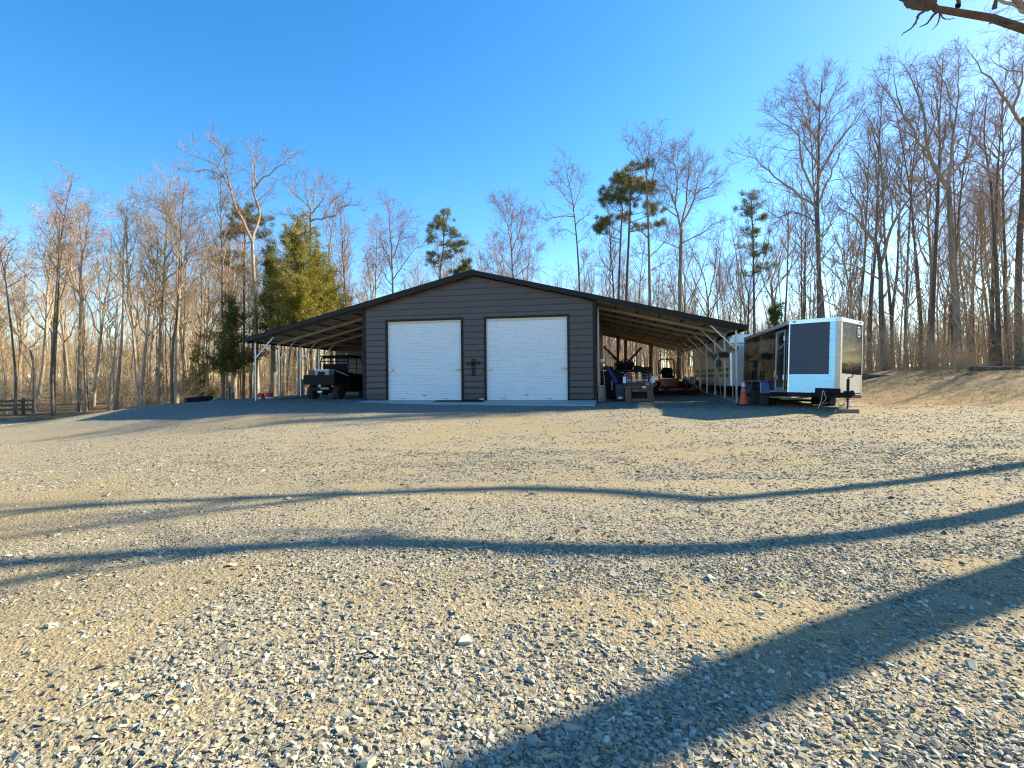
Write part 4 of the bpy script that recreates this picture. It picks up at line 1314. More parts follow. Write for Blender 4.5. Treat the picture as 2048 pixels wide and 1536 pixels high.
def spawn(rg, P, Rd, M, t0, ang, length, K, up=.15, wander=.18, taper=.55, rmin=.0035, power=.5):
    """M children on every branch; length(t, parent_len) gives metres"""
    N = len(P)
    t = t0 + (1 - t0) * (np.arange(M)[None] + rg.random((N, M))) / M
    pt, tg, rr = sample(P, Rd, t)
    plen = np.linalg.norm(np.diff(P, axis=1), axis=-1).sum(1)[:, None]
    L = length(t, plen) * rg.uniform(.65, 1.3, (N, M))
    # direction: tangent swung by ang around a random side
    rnd = rg.normal(size=(N, M, 3))
    side = unit(rnd - (rnd * tg).sum(-1, keepdims=True) * tg)
    a = rg.uniform(ang[0], ang[1], (N, M))[..., None]
    d = unit(tg * np.cos(a) + side * np.sin(a))
    pt, d, L, rr = pt.reshape(-1, 3), d.reshape(-1, 3), L.reshape(-1), rr.reshape(-1)
    n = len(pt)
    r0 = np.maximum(np.minimum(rr * taper, .010 * L + .003), rmin)
    out = np.empty((n, K + 1, 3))
    out[:, 0] = pt
    for k in range(K):
        d = unit(d + np.array([0, 0, up]) + rg.normal(size=(n, 3)) * wander)
        out[:, k + 1] = out[:, k] + d * (L / K)[:, None]
    s = np.linspace(0, 1, K + 1)[None]
    R_ = np.maximum(r0[:, None] * (1 - s) ** power * 1.0, rmin * .7)
    return out, R_

def join(lst):
    off, V, Q = 0, [], []
    for v, q in lst:
        V.append(v); Q.append(q + off); off += len(v)
    return np.concatenate(V), np.concatenate(Q)

def resample(pts, K):
    """smooth polyline through 3D points"""
    P = np.array(pts, float)
    n = len(P)
    if n == 2:
        return P[0] + (P[1] - P[0]) * np.linspace(0, 1, K)[:, None]
    seg = np.linalg.norm(np.diff(P, axis=0), axis=1)
    t = np.concatenate([[0], np.cumsum(seg)]); t /= t[-1]
    E = np.vstack([2 * P[0] - P[1], P, 2 * P[-1] - P[-2]])
    out = []
    for x in np.linspace(0, 1, K):
        i = min(np.searchsorted(t, x, side='right') - 1, n - 2)
        f = (x - t[i]) / max(t[i + 1] - t[i], 1e-9)
        p0, p1, p2, p3 = E[i], E[i + 1], E[i + 2], E[i + 3]
        out.append(.5 * ((2 * p1) + (-p0 + p2) * f + (2 * p0 - 5 * p1 + 4 * p2 - p3) * f * f + (-p0 + 3 * p1 - 3 * p2 + p3) * f ** 3))
    return np.array(out)

def twigs(rg, limbs, dens=1.0, size=1.0, up=.16, levels=3, rich=False):
    up = up * .5
    """limbs: list of (P, R) batches; grows ever finer branches on them"""
    out = []
    cur = []
    for P, Rd, m in limbs:
        ln = np.linalg.norm(np.diff(P, axis=1), axis=-1).sum(1).mean()
        M = max(3, int(ln * m * dens))
        cur.append(spawn(rg, P, Rd, M, .22, (.5, 1.0), lambda t, L: size * (.75 + 1.35 * (1 - t)) * np.clip(L / 3.0, .12, 1.0), 5, up, .2, .55, .007))
    P = np.concatenate([c[0] for c in cur]); Rd = np.concatenate([c[1] for c in cur])
    out.append((P, Rd, 4))
    P2, R2 = spawn(rg, P, Rd, 5, .15, (.45, .95), lambda t, L: .28 * size + .55 * L * (1.1 - .55 * t), 4, up * .9, .22, .6, .0066 if rich else .0056)
    out.append((P2, R2, 3))
    if levels > 2:
        P3, R3 = spawn(rg, P2, R2, 5 if rich else 3, .1, (.4, .95), lambda t, L: .16 * size + .52 * L * (1.1 - .5 * t), 2, up * .8, .24, .65, .0054 if rich else .0045)
        out.append((P3, R3, 3))
    return out

def tree_meshes(name, trunks, limbs, rg, bark, twig, dens=1.0, size=1.0, up=.16, levels=3, rich=False):
    """trunks: [(pts, r0, r1)], limbs: [(pts, r0, r1)] -> the two meshes"""
    tl = []
    batches = []
    for pts, r0, r1 in trunks:
        P = resample(pts, 18)[None]
        s = np.linspace(0, 1, 18)
        Rd = (r0 * (1 - s) + r1 * s)
        Rd[0] *= 1.35; Rd[1] *= 1.08
        tl.append(tubes(P, Rd[None], 10))
        batches.append((P[:, 9:], Rd[None, 9:], 1.6))
    cl = []
    for pts, r0, r1, *bare in limbs:
        P = resample(pts, 11 if not bare else 24)[None]
        P[0, 1:-1] += rg.normal(size=(P.shape[1] - 2, 3)) * min(.035, .011 * np.linalg.norm(P[0, -1] - P[0, 0]))
        s = np.linspace(0, 1, P.shape[1])
        Rd = (r0 * (1 - s) ** .9 + r1)[None]
        cl.append(tubes(P, Rd, 7))
        if bare: continue
        batches.append((P, Rd, 3.0 if len(pts) < 10 else 1.0))
    for P, Rd, n in twigs(rg, batches, dens, size, up, levels, rich):
        cl.append(tubes(P, Rd, n))
    return join(tl), join(cl)

def tree_obj(name, label, cat, base, tm, cm, bark, twig, group=None, rz=0.0, scale=1.0):
    t = thing(name, label, cat, base, rz, group)
    t.scale = (scale,) * 3
    np_mesh('trunk', tm[0], tm[1], bark, t, smooth=True)
    np_mesh('crown', cm[0], cm[1], twig, t)
    return t

def copy_tree(src, label, group, base, rz, scale, name=None):
    c = src.copy(); COL.objects.link(c)
    if name: c.name = name
    c.location = base; c.rotation_euler = (0, 0, rz); c.scale = (scale[0], scale[0], scale[1])
    c['label'] = label; c['group'] = group
    for ch in src.children:
        d = ch.copy(); COL.objects.link(d); d.parent = c
    return c

def px3(pts, Y, rg, base=None, jit=.6):
    """photograph points -> 3D points spread a little in depth about Y, relative to base"""
    out = []
    dy = 0
    sgn = rg.choice([-1, 1])
    for k, (x, y) in enumerate(pts):
        p = at(x, y, Y)
        if k: dy += sgn * rg.uniform(.1, 1) * jit * math.hypot(x - pts[k - 1][0], y - pts[k - 1][1]) / F * Y
        f = (Y + dy) / Y
        out.append(np.array([p.x * f, Y + dy, p.z * f]))
    return out

def hero(name, label, Y, trunks, limbs, seed, bark=M_BARK, twig=M_TWIGP, dens=1.0, size=1.0, up=.16, group=None, cat='tree'):
    rg = np.random.default_rng(seed)
    x0, y0 = trunks[0][0][0]
    b = at(x0, y0, Y)
    base = np.array([b.x, Y, ground_at(b.x, Y) - .08])
    tt = []
    trunks = [(p, a * .56, b_ * .56) for p, a, b_ in trunks]
    limbs = [(p, a * .62, b_ * .8) for p, a, b_ in limbs]
    for pts, r0, r1 in trunks:
        P = px3(pts, Y, rg, jit=.12)
        P[0][2] = ground_at(P[0][0], P[0][1]) - .08 if P[0][2] < base[2] + 2.2 and pts[0][1] > 560 else P[0][2]
        tt.append(([p - base for p in P], r0, r1))
    # limbs start on the trunk they leave
    allp = np.concatenate([resample(t[0], 60) for t in tt])
    ll = []
    for pts, r0, r1 in limbs:
        P = px3(pts, Y, rg, jit=.45)
        P = [p - base for p in P]
        q = np.array([P[0][0], P[0][2]])
        pool = np.concatenate([allp] + [resample(l[0], 30) for l in ll])
        k = np.argmin(np.abs(pool[:, 0] - q[0]) + np.abs(pool[:, 2] - q[1]))
        sh = pool[k, 1] - P[0][1]
        P = [p + np.array([0, sh, 0]) for p in P]
        P[0] = pool[k]
        ll.append((P, r0, r1))
    tm, cm = tree_meshes(name, tt, ll, rg, bark, twig, dens, size * 1.12, up, 3, True)
    return tree_obj(name, label, cat, tuple(base), tm, cm, bark, twig, group)

def auto_tree(seed, h, fork, spread, nl, r0, lean_=.0, ang=(.35, .8), up=.12, dens=1.0, size=1.0, leader=True, levels=3):
    """bare tree of height h whose limbs start at fork*h"""
    rg = np.random.default_rng(seed)
    n = 10
    pts = [np.zeros(3)]
    d = np.array([rg.normal() * lean_, rg.normal() * lean_, 1.0])
    top = h if leader else h * (fork + .12)
    for k in range(n):
        d = unit(d + np.array([rg.normal() * .035, rg.normal() * .035, .10]))
        pts.append(pts[-1] + d * top / n)
    trunks = [(pts, r0, r0 * (.12 if leader else .55))]
    T = resample(pts, 50)
    limbs = []
    for k in range(nl):
        t = fork + (1 - fork) * ((k + rg.random()) / nl) ** .9 * .96
        if not leader: t = .62 + .38 * (k + 1) / nl
        i = min(int(t * 49), 48)
        az = k * 2.4 + rg.normal() * .5
        a = rg.uniform(*ang)
        L = spread * (1.15 - .8 * max(0, (t - fork) / (1 - fork))) * rg.uniform(.75, 1.2)
        if not leader:
            L = (h - T[i][2]) * rg.uniform(.8, 1.05); a = rg.uniform(.15, .55)
        d = np.array([math.cos(az) * math.sin(a), math.sin(az) * math.sin(a), math.cos(a)])
        p = [T[i]]
        for q in range(5):
            d = unit(d + np.array([0, 0, up]) + rg.normal(size=3) * .13)
            p.append(p[-1] + d * L / 5)
        rl = min(r0 * (1 - t) * .62 + .014, .012 * L + .012)
        if not leader: rl = r0 * .42
        limbs.append((p, rl, .006))
    return tree_meshes('', trunks, limbs, rg, None, None, dens, size, .16, levels)

def leaf_cloud(rg, C, D, n, ln, w, spread, flat=0.5):
    """n small triangles about every centre C pointing about along D"""
    N = len(C)
    c = np.repeat(C, n, 0) + rg.normal(size=(N * n, 3)) * spread
    d = unit(np.repeat(D, n, 0) + rg.normal(size=(N * n, 3)) * flat)
    s = unit(np.cross(d, rg.normal(size=(N * n, 3))))
    L = ln * rg.uniform(.6, 1.3, (N * n, 1)); W = w * rg.uniform(.7, 1.3, (N * n, 1))
    V = np.stack([c - s * W, c + s * W, c + d * L], 1).reshape(-1, 3)
    Q = np.arange(N * n * 3).reshape(-1, 3)
    return V, Q

def conifer_pads(name, label, Y, trunk, pads, seed, tr=.2, needle=M_NEEDLE, bark=M_PINEB, nper=130, clump=1.0, extra=(), group=None):
    """pine: bare trunk, limbs reaching out to foliage pads given as (px, py, rx, ry)"""
    rg = np.random.default_rng(seed)
    b = at(trunk[0][0], trunk[0][1], Y)
    base = np.array([b.x, Y, ground_at(b.x, Y) - .08])
    P = px3(trunk, Y, rg, jit=.05)
    P[0][2] = base[2]
    P = [p - base for p in P]
    T = resample(P, 60)
    t = thing(name, label, 'pine tree', tuple(base), 0, group)
    s = np.linspace(0, 1, 18)
    tl = [tubes(resample(P, 18)[None], (tr * .55 * (1 - s) + tr * .2 * s)[None], 10)]
    np_mesh('trunk', *join(tl), bark, t, smooth=True)
    bl, C, D = [], [], []
    for x, y, rx, ry in pads:
        k = Y / F
        rx, ry = rx * 1.2, ry * 1.15
        c = at(x, y, Y)
        c = np.array([c.x, Y + rg.normal() * rx * k * .5, c.z]) - base
        i = np.argmin(np.abs(T[:, 2] - (c[2] - .25 - .25 * abs(c[0] - T[-1, 0]))))
        st = T[i]
        pts = [st, st * .5 + c * .5 + np.array([0, 0, -.12 + rg.normal() * .1]), c + np.array([0, 0, -.1])]
        PP = resample(pts, 8)[None]
        bl.append(tubes(PP, np.linspace(.032, .010, 8)[None], 5))
        m = max(8, int(rx * ry * k * k * 34 * clump) + 6)
        q = rg.normal(size=(m, 3)); q = unit(q) * rg.random((m, 1)) ** .45
        cc = c + q * np.array([rx * k, rx * k * .9, ry * k])
        for p in cc:
            bl.append(tubes(resample([PP[0, 6], (PP[0, 6] + p) / 2 + np.array([0, 0, -.04]), p], 4)[None], np.linspace(.014, .005, 4)[None], 3))
        C.append(cc); D.append(unit((cc - c) + np.array([0, 0, .35])))
    for pts, r0 in extra:
        PP = np.array([p - base for p in px3(pts, Y, rg, jit=.4)])
        bl.append(tubes(resample(PP, 8)[None], np.linspace(r0, .006, 8)[None], 5))
    np_mesh('branches', *join(bl), bark, t)
    C = np.concatenate(C); D = np.concatenate(D)
    V, Q = leaf_cloud(rg, C, D, nper, .17, .011, .085, .75)
    np_mesh('crown', V, Q, needle, t)
    return t

def cedar(name, label, Y, px, pbot, ptop, halfw, seed, m=M_CEDAR, n=900, ragged=.25, lop=0.0, zmin=.03):
    rg = np.random.default_rng(seed)
    b = at(px, pbot, Y)
    base = np.array([b.x, Y, ground_at(b.x, Y) - .05])
    H = at(px, ptop, Y).z - base[2]
    W = halfw / F * Y
    t = thing(name, label, 'cedar tree', tuple(base))
    s = np.linspace(0, 1, 12)
    P = np.stack([.05 * np.sin(s * 5), .05 * np.cos(s * 4), s * H * .97], -1)[None]
    np_mesh('trunk', *tubes(P, (.16 * (1 - s) + .012)[None], 9), M_BARK, t, smooth=True)
    zz = 1 - np.sqrt(rg.random(n) * .985)
    zz = zmin + (1 - zmin) * zz
    z = zz * H
    az = rg.random(n) * 6.283
    lob = 1 + ragged * np.sin(az * 3 + zz * 9) + ragged * .8 * np.sin(az * 5 - zz * 17) + rg.normal(size=n) * .20
    prof = np.clip((1 - zz) ** .62 * 1.02 + .03, 0, 1) * np.clip(.62 + (zz - zmin) * 2.2, 0, 1)
    Rr = W * prof * lob
    f = rg.random(n) ** .42
    x, y = np.cos(az) * Rr * f + lop * z, np.sin(az) * Rr * f
    tips = np.stack([x, y, z + .12 * f], -1)
    root = np.stack([np.zeros(n) + lop * z * .3, np.zeros(n), np.clip(z - .25 * Rr * f - .1, .1, H)], -1)
    mid = (tips + root) / 2 + np.array([0, 0, -.08])
    BP = np.stack([root, mid, tips], 1)
    np_mesh('branches', *tubes(BP, np.tile(np.array([.02, .012, .004]), (n, 1)), 3), M_BARKD, t)
    Dd = unit(tips - root + np.array([0, 0, .12]))
    C = np.concatenate([tips * w_ + root * (1 - w_) + np.array([0, 0, -.10 * math.sin(w_ * 3.14)]) + rg.normal(size=(n, 3)) * .06 for w_ in (1.0, .88, .76, .62, .46)])
    V, Q = leaf_cloud(rg, C, np.concatenate([Dd] * 5), 22, .13, .020, .085, .8)
    np_mesh('crown', V, Q, m, t)
    return t

# ---- trees one can tell apart
hero('bare_tree', 'tall bare tree with two crooked pale leaders rising above the cedars', 31,
     [([(514, 800), (512, 660), (508, 560), (504, 480)], .26, .13)],
     [([(504, 480), (492, 440), (484, 424), (472, 396), (463, 350), (456, 310), (434, 271)], .13, .012),
      ([(504, 490), (516, 470), (528, 440), (520, 405), (512, 380), (515, 355), (508, 320)], .14, .012),
      ([(511, 380), (522, 355), (540, 346), (565, 325), (592, 305)], .07, .008),
      ([(512, 372), (508, 340), (512, 300), (520, 280)], .05, .008), ([(470, 385), (450, 345), (420, 330), (395, 308)], .06, .008),
      ([(466, 372), (440, 355), (415, 358), (388, 352)], .05, .008), ([(463, 355), (470, 330), (490, 318)], .04, .006), ([(520, 405), (532, 385), (545, 372)], .03, .006),
      ([(480, 420), (470, 415), (455, 425)], .03, .006)], 11, M_BARKP, M_TWIGP, .72, .62, .12)
hero('bare_tree', 'bare tree with wide flat-spreading limbs topping the large yellow-green cedar', 34,
     [([(624, 800), (622, 640), (621, 430)], .24, .13)],
     [([(621, 432), (612, 410), (595, 395), (570, 370), (552, 352)], .08, .008), ([(620, 425), (608, 398), (603, 370), (596, 340)], .08, .008),
      ([(621, 420), (634, 398), (645, 370), (650, 348)], .07, .008), ([(622, 435), (640, 428), (660, 425), (672, 408), (712, 400)], .08, .008),
      ([(640, 425), (655, 400), (672, 385), (690, 375)], .05, .008), ([(620, 430), (600, 422), (580, 425), (540, 420)], .05, .008), ([(621, 420), (622, 380), (630, 345)], .06, .008)], 12, M_BARK, M_TWIGP, .75, .62, .12)
hero('bare_tree', 'slender bare tree with a pointed crown just beyond the roof ridge', 36,
     [([(1160, 760), (1159, 582), (1155, 500), (1151, 453), (1147, 418), (1141, 377), (1133, 344), (1127, 302)], .2, .014)],
     [([(1147, 426), (1122, 423), (1095, 430), (1062, 420)], .06, .006), ([(1151, 437), (1171, 426), (1193, 412)], .05, .006), ([(1144, 400), (1125, 375), (1108, 350)], .05, .006),
      ([(1146, 410), (1160, 380), (1166, 345)], .05, .006), ([(1138, 365), (1122, 345), (1112, 322)], .035, .005), ([(1138, 362), (1148, 340), (1150, 322)], .035, .005),
      ([(1152, 460), (1130, 450), (1110, 470)], .04, .006), ([(1154, 480), (1172, 468), (1190, 470)], .035, .006), ([(1157, 545), (1172, 520), (1185, 500)], .03, .006)], 13, M_BARKD, M_TWIGP, .9, .7, .14)
hero('bare_tree', 'tall straight bare tree standing beside the flat-topped pines', 33,
     [([(1303, 770), (1300, 609), (1298, 513), (1296, 431), (1294, 382), (1291, 330)], .24, .06)],
     [([(1301, 522), (1330, 481), (1352, 453), (1366, 440)], .05, .006), ([(1297, 486), (1281, 472), (1259, 450), (1231, 426), (1204, 404)], .07, .006), ([(1302, 543), (1330, 525), (1352, 511)], .04, .006),
      ([(1294, 404), (1285, 360), (1275, 320), (1257, 278)], .07, .008), ([(1296, 393), (1304, 350), (1311, 313), (1314, 278)], .07, .008), ([(1292, 345), (1290, 310), (1285, 283)], .05, .006),
      ([(1296, 440), (1320, 410), (1330, 380)], .05, .006), ([(1299, 520), (1280, 510), (1260, 515)], .04, .006), ([(1283, 350), (1262, 325), (1240, 305)], .04, .006)], 14, M_BARK, M_TWIGP, .8, .72, .14)
hero('bare_tree', 'bare tree with a broad rounded crown over the open lean-to roof', 31,
     [([(1359, 765), (1360, 623), (1361, 527), (1363, 459)], .25, .16)],
     [([(1363, 459), (1357, 404), (1359, 363), (1354, 322), (1349, 285)], .10, .008), ([(1364, 452), (1379, 393), (1382, 355), (1385, 308), (1383, 268)], .10, .008),
      ([(1368, 448), (1395, 393), (1401, 358), (1423, 316)], .09, .008), ([(1360, 426), (1330, 399), (1313, 372)], .06, .007), ([(1365, 481), (1393, 470), (1423, 456), (1445, 437)], .06, .006),
      ([(1363, 494), (1341, 481), (1313, 472)], .04, .006), ([(1396, 390), (1420, 370), (1440, 345)], .05, .006), ([(1357, 400), (1340, 350), (1328, 310)], .05, .006),
      ([(1359, 365), (1368, 320), (1366, 285)], .05, .006), ([(1383, 340), (1405, 310), (1410, 285)], .05, .006), ([(1364, 520), (1380, 512), (1388, 505)], .03, .006)], 15, M_BARK, M_TWIGP, 1.15, .8, .16)
T1640 = hero('bare_tree', 'tall dark bare tree with a dense domed crown behind the black cargo trailer', 25,
     [([(1641, 760), (1639, 635), (1637, 510), (1635, 412), (1637, 334), (1638, 256), (1641, 197), (1645, 150)], .26, .03)],
     [([(1633, 393), (1612, 322), (1604, 268), (1569, 236), (1532, 215)], .09, .008), ([(1631, 416), (1596, 377), (1549, 342), (1510, 311), (1478, 299)], .09, .007),
      ([(1639, 354), (1674, 299), (1715, 240), (1745, 190)], .08, .008), ([(1641, 404), (1667, 354), (1694, 290), (1725, 270)], .08, .007), ([(1638, 275), (1616, 217), (1590, 165)], .07, .007),
      ([(1639, 268), (1667, 209), (1690, 150)], .07, .007), ([(1640, 215), (1625, 165), (1620, 130)], .05, .006), ([(1641, 210), (1660, 160), (1668, 125)], .05, .006),
      ([(1634, 440), (1600, 420), (1560, 430), (1520, 400)], .06, .006), ([(1637, 330), (1605, 250), (1580, 200)], .06, .006), ([(1638, 300), (1665, 250), (1705, 195)], .06, .006), ([(1640, 470), (1670, 440), (1690, 400)], .05, .006)], 16, M_BARKD, M_TWIGP, 1.0, .72, .16)
hero('bare_tree', 'big bare tree forking into long slanting limbs above the grassy bank', 23,
     [([(1918, 752), (1915, 666), (1905, 510), (1897, 373)], .30, .17)],
     [([(1896, 371), (1874, 299), (1862, 217), (1842, 158), (1811, 105)], .13, .009), ([(1890, 360), (1854, 268), (1815, 213), (1772, 145)], .11, .009),
      ([(1899, 373), (1915, 334), (1925, 256), (1934, 158), (1932, 92)], .11, .009), ([(1900, 365), (1935, 325), (1968, 285), (2000, 250)], .07, .007),
      ([(1862, 215), (1870, 160), (1868, 110)], .06, .007), ([(1872, 290), (1890, 220), (1895, 150)], .07, .007), ([(1852, 265), (1812, 250), (1780, 235)], .06, .006),
      ([(1826, 228), (1800, 170), (1795, 125)], .05, .006), ([(1926, 240), (1950, 190), (1960, 150)], .05, .006), ([(1930, 180), (1915, 130), (1905, 100)], .05, .006), ([(1906, 480), (1935, 450), (1965, 440)], .05, .006)], 17, M_BARK, M_TWIGP, .72, .72, .15)
hero('bare_tree', 'dark bare tree with a low wide fork where the bank begins', 24,
     [([(1771, 758), (1764, 666), (1760, 529), (1750, 480)], .24, .14)],
     [([(1750, 482), (1742, 455), (1729, 412), (1708, 365), (1690, 330)], .11, .008), ([(1764, 529), (1778, 500), (1792, 459), (1815, 412), (1846, 369), (1868, 310)], .12, .008),
      ([(1742, 460), (1715, 430), (1690, 420), (1655, 380)], .07, .006), ([(1732, 420), (1738, 370), (1730, 320)], .06, .006), ([(1800, 440), (1800, 390), (1790, 340), (1775, 300)], .06, .006),
      ([(1758, 500), (1772, 440), (1768, 380), (1760, 330)], .07, .006), ([(1755, 560), (1720, 530), (1680, 520), (1640, 500)], .06, .006), ([(1762, 600), (1800, 560), (1840, 540)], .05, .006)], 18, M_BARKD, M_TWIGP, .75, .72, .15)
hero('bare_tree', 'thick trunked tree with a bent upper stem beside the timber edging on the bank', 26,
     [([(2040, 748), (2036, 600), (2040, 471), (2048, 354), (2047, 235)], .30, .17)],
     [([(2047, 240), (2040, 190), (2018, 150), (1990, 122), (1955, 70)], .12, .008), ([(2046, 210), (2062, 150), (2070, 90)], .12, .008), ([(2016, 150), (1990, 140), (1960, 112)], .05, .006),
      ([(2042, 190), (2030, 130), (2040, 80)], .05, .006), ([(2046, 340), (2010, 300), (1990, 260)], .05, .006), ([(2047, 300), (2080, 270), (2100, 230)], .05, .006), ([(2040, 420), (2005, 400), (1980, 405)], .04, .006)], 19, M_BARKD, M_TWIGP, .8, .6, .13)
hero('bare_tree', 'slim bare tree with long upright limbs between the forked tree and the thick trunk', 24,
     [([(1997, 750), (1995, 588), (1987, 432), (1980, 354), (1968, 275), (1974, 190)], .2, .03)],
     [([(1980, 360), (1995, 310), (2010, 250), (2015, 200)], .06, .006), ([(1974, 310), (1955, 260), (1950, 220)], .05, .006), ([(1985, 420), (2005, 380), (2030, 330)], .05, .006), ([(1970, 280), (1985, 230), (1990, 190)], .04, .006),
      ([(1984, 400), (1965, 370), (1945, 360)], .04, .006), ([(1990, 480), (2010, 450), (2030, 440)], .04, .006)], 20, M_BARKD, M_TWIGP, .75, .65, .15)
T160 = hero('bare_tree', 'bare tree with a fan of upright limbs at the far gravel edge', 31,
     [([(156, 832), (159, 724), (161, 640), (162, 599)], .21, .13), ([(173, 832), (170, 760), (166, 680), (163, 620)], .13, .07)],
     [([(162, 602), (156, 542), (153, 474), (166, 410)], .09, .008), ([(163, 596), (175, 530), (187, 458), (194, 404)], .08, .008), ([(160, 592), (131, 555), (109, 530), (62, 511)], .07, .007),
      ([(165, 613), (194, 567), (225, 536)], .06, .007), ([(160, 585), (138, 520), (125, 450)], .06, .007), ([(155, 530), (130, 480), (110, 440)], .05, .006), ([(176, 525), (200, 500), (218, 470)], .05, .006),
      ([(161, 640), (135, 620), (100, 610)], .04, .006), ([(155, 480), (148, 440), (150, 412)], .04, .006)], 21, M_BARK, M_TWIG, 1.05, .72, .15)
T350 = hero('bare_tree', 'large bare tree with a broad spreading crown near the black trough', 30,
     [([(353, 822), (353, 740), (354, 661), (359, 574)], .23, .14)],
     [([(359, 576), (353, 505), (337, 442), (310, 395)], .10, .008), ([(361, 560), (372, 520), (392, 475), (400, 430)], .08, .008), ([(354, 630), (319, 567), (297, 520), (265, 467), (222, 420)], .09, .008),
      ([(362, 572), (366, 500), (370, 440), (372, 402)], .08, .008), ([(337, 445), (320, 420), (300, 400)], .05, .006), ([(358, 600), (385, 560), (415, 530)], .06, .007), ([(350, 500), (345, 440), (352, 405)], .05, .006),
      ([(300, 525), (285, 470), (275, 425)], .05, .006), ([(353, 640), (325, 620), (290, 600)], .05, .006), ([(375, 510), (400, 500), (425, 470)], .05, .006)], 22, M_BARKP, M_TWIG, 1.1, .75, .15)
hero('bare_tree', 'small bare tree leaning out over the rail fence', 30, [([(68, 835), (68, 740), (60, 700)], .17, .09)],
     [([(60, 702), (40, 660), (20, 610), (8, 570)], .07, .007), ([(62, 700), (85, 680), (105, 665)], .05, .006), ([(66, 740), (45, 700), (20, 690)], .04, .006), ([(50, 680), (55, 630), (50, 590)], .05, .006)], 23, M_BARK, M_TWIG, .9, .65, .13)
hero('bare_tree', 'budding reddish tree with an upright oval crown behind the roof peak', 40,
     [([(1028, 770), (1027, 600), (1025, 540), (1022, 490)], .17, .08)],
     [([(1022, 492), (1015, 455), (1002, 425), (990, 410)], .06, .007), ([(1023, 490), (1024, 450), (1020, 412)], .06, .007), ([(1025, 510), (1038, 470), (1046, 430)], .06, .007), ([(1026, 540), (1040, 500), (1058, 460)], .05, .006),
      ([(1026, 545), (1000, 510), (985, 480)], .05, .006), ([(1026, 560), (1060, 530), (1075, 500)], .05, .006), ([(1026, 570), (1000, 550), (970, 530)], .04, .006)], 24, M_BARK, M_TWIGR, 1.5, .8, .2)
hero('bare_tree', 'bare tree with pale forked stems close beside the bushy pine', 36,
     [([(787, 770), (786, 600), (783, 500)], .19, .09)],
     [([(783, 502), (779, 450), (776, 405)], .08, .008), ([(784, 520), (800, 470), (820, 430)], .07, .007), ([(785, 540), (765, 490), (752, 450)], .06, .007), ([(785, 560), (812, 520), (835, 490)], .06, .007), ([(785, 570), (760, 540), (742, 520)], .05, .006)], 25, M_BARKP, M_TWIGR, 1.2, .8, .16)

# pines
conifer_pads('pine_tree', 'flat-topped pine with a reddish trunk, the shorter stemmed of a close pair', 33, [(1236, 770), (1237, 598), (1241, 486), (1245, 415)],
             [(1222, 395, 26, 13), (1215, 402, 20, 10), (1209, 444, 26, 6), (1203, 464, 13, 8), (1236, 378, 20, 10), (1250, 410, 20, 8), (1200, 455, 14, 6)], 41, .2)
conifer_pads('pine_tree', 'taller pine of a close pair with a dense flat crown', 33.6, [(1251, 770), (1253, 598), (1259, 445), (1263, 355)],
             [(1268, 346, 30, 9), (1250, 350, 24, 12), (1285, 362, 22, 14), (1262, 372, 34, 12), (1296, 376, 16, 10), (1300, 412, 16, 6), (1305, 430, 18, 6), (1325, 440, 15, 5), (1282, 456, 18, 6), (1255, 432, 22, 6), (1244, 362, 18, 10), (1285, 392, 20, 8)], 42, .22)
conifer_pads('pine_tree', 'bushy orange-green pine standing behind the garage roof', 38, [(878, 770), (880, 556), (886, 503), (888, 459), (887, 426)],
             [(893, 432, 16, 14), (880, 445, 20, 12), (902, 460, 16, 9), (876, 462, 22, 10), (926, 489, 16, 6), (912, 496, 18, 6), (897, 484, 22, 6), (860, 508, 12, 6), (866, 524, 18, 8), (898, 520, 17, 5), (870, 480, 18, 8), (908, 474, 12, 6)], 43, .16, nper=80)
conifer_pads('pine_tree', 'low pine crown showing just behind the garage ridge', 37, [(918, 770), (921, 600), (923, 545)], [(923, 540, 16, 10), (912, 546, 12, 7), (934, 530, 8, 8)], 44, .12)
conifer_pads('pine_tree', 'thin dark pine with small ragged tufts behind the white trailer', 29, [(1510, 755), (1508, 600), (1506, 480), (1502, 395)],
             [(1502, 392, 20, 12), (1498, 412, 24, 12), (1514, 432, 18, 12), (1494, 425, 14, 8), (1499, 463, 18, 6), (1511, 470, 20, 6), (1506, 490, 22, 7), (1525, 500, 16, 6), (1503, 510, 18, 5), (1530, 530, 18, 8), (1500, 545, 20, 6)], 45, .15, M_NEEDLE, M_BARKD, 70, .7)
conifer_pads('pine_tree', 'green pine crown wrapped round the crooked tall bare tree', 33, [(487, 800), (488, 600), (490, 440)],
             [(492, 420, 24, 18), (478, 432, 22, 14), (468, 455, 18, 10), (505, 440, 18, 14), (490, 460, 26, 12), (455, 470, 16, 7), (530, 445, 16, 12), (470, 510, 18, 8), (450, 525, 16, 8), (525, 470, 22, 12), (480, 540, 14, 8)], 46, .18, nper=80)
# cedars and evergreens
cedar('cedar_tree', 'large yellow-green cedar towering over the lean-to roof', 29, 600, 800, 422, 104, 51, M_CEDAR, 400, .46, zmin=.36)
cedar('cedar_tree', 'olive cedar with a blunt top close behind the large yellow-green one', 32, 636, 800, 462, 62, 57, M_CEDAR, 190, .5, zmin=.42)
cedar('cedar_tree', 'rounded yellow-green cedar filling in behind the sloping roof', 31, 664, 800, 535, 66, 52, M_CEDAR, 200, .46, zmin=.45)
cedar('cedar_tree', 'dark green cedar standing low beside the outer lean-to post', 28, 466, 808, 585, 72, 53, M_CEDARD, 170, .55, zmin=.30)
cedar('cedar_tree', 'narrow dark cedar rising between the tall trunk and the large cedar', 30, 545, 800, 470, 44, 54, M_CEDARD, 130, .45, zmin=.42)
cedar('evergreen_shrub', 'small green evergreen in the trees behind the white trailer', 30, 1552, 760, 590, 36, 55, M_HOLLY, 150, .45)
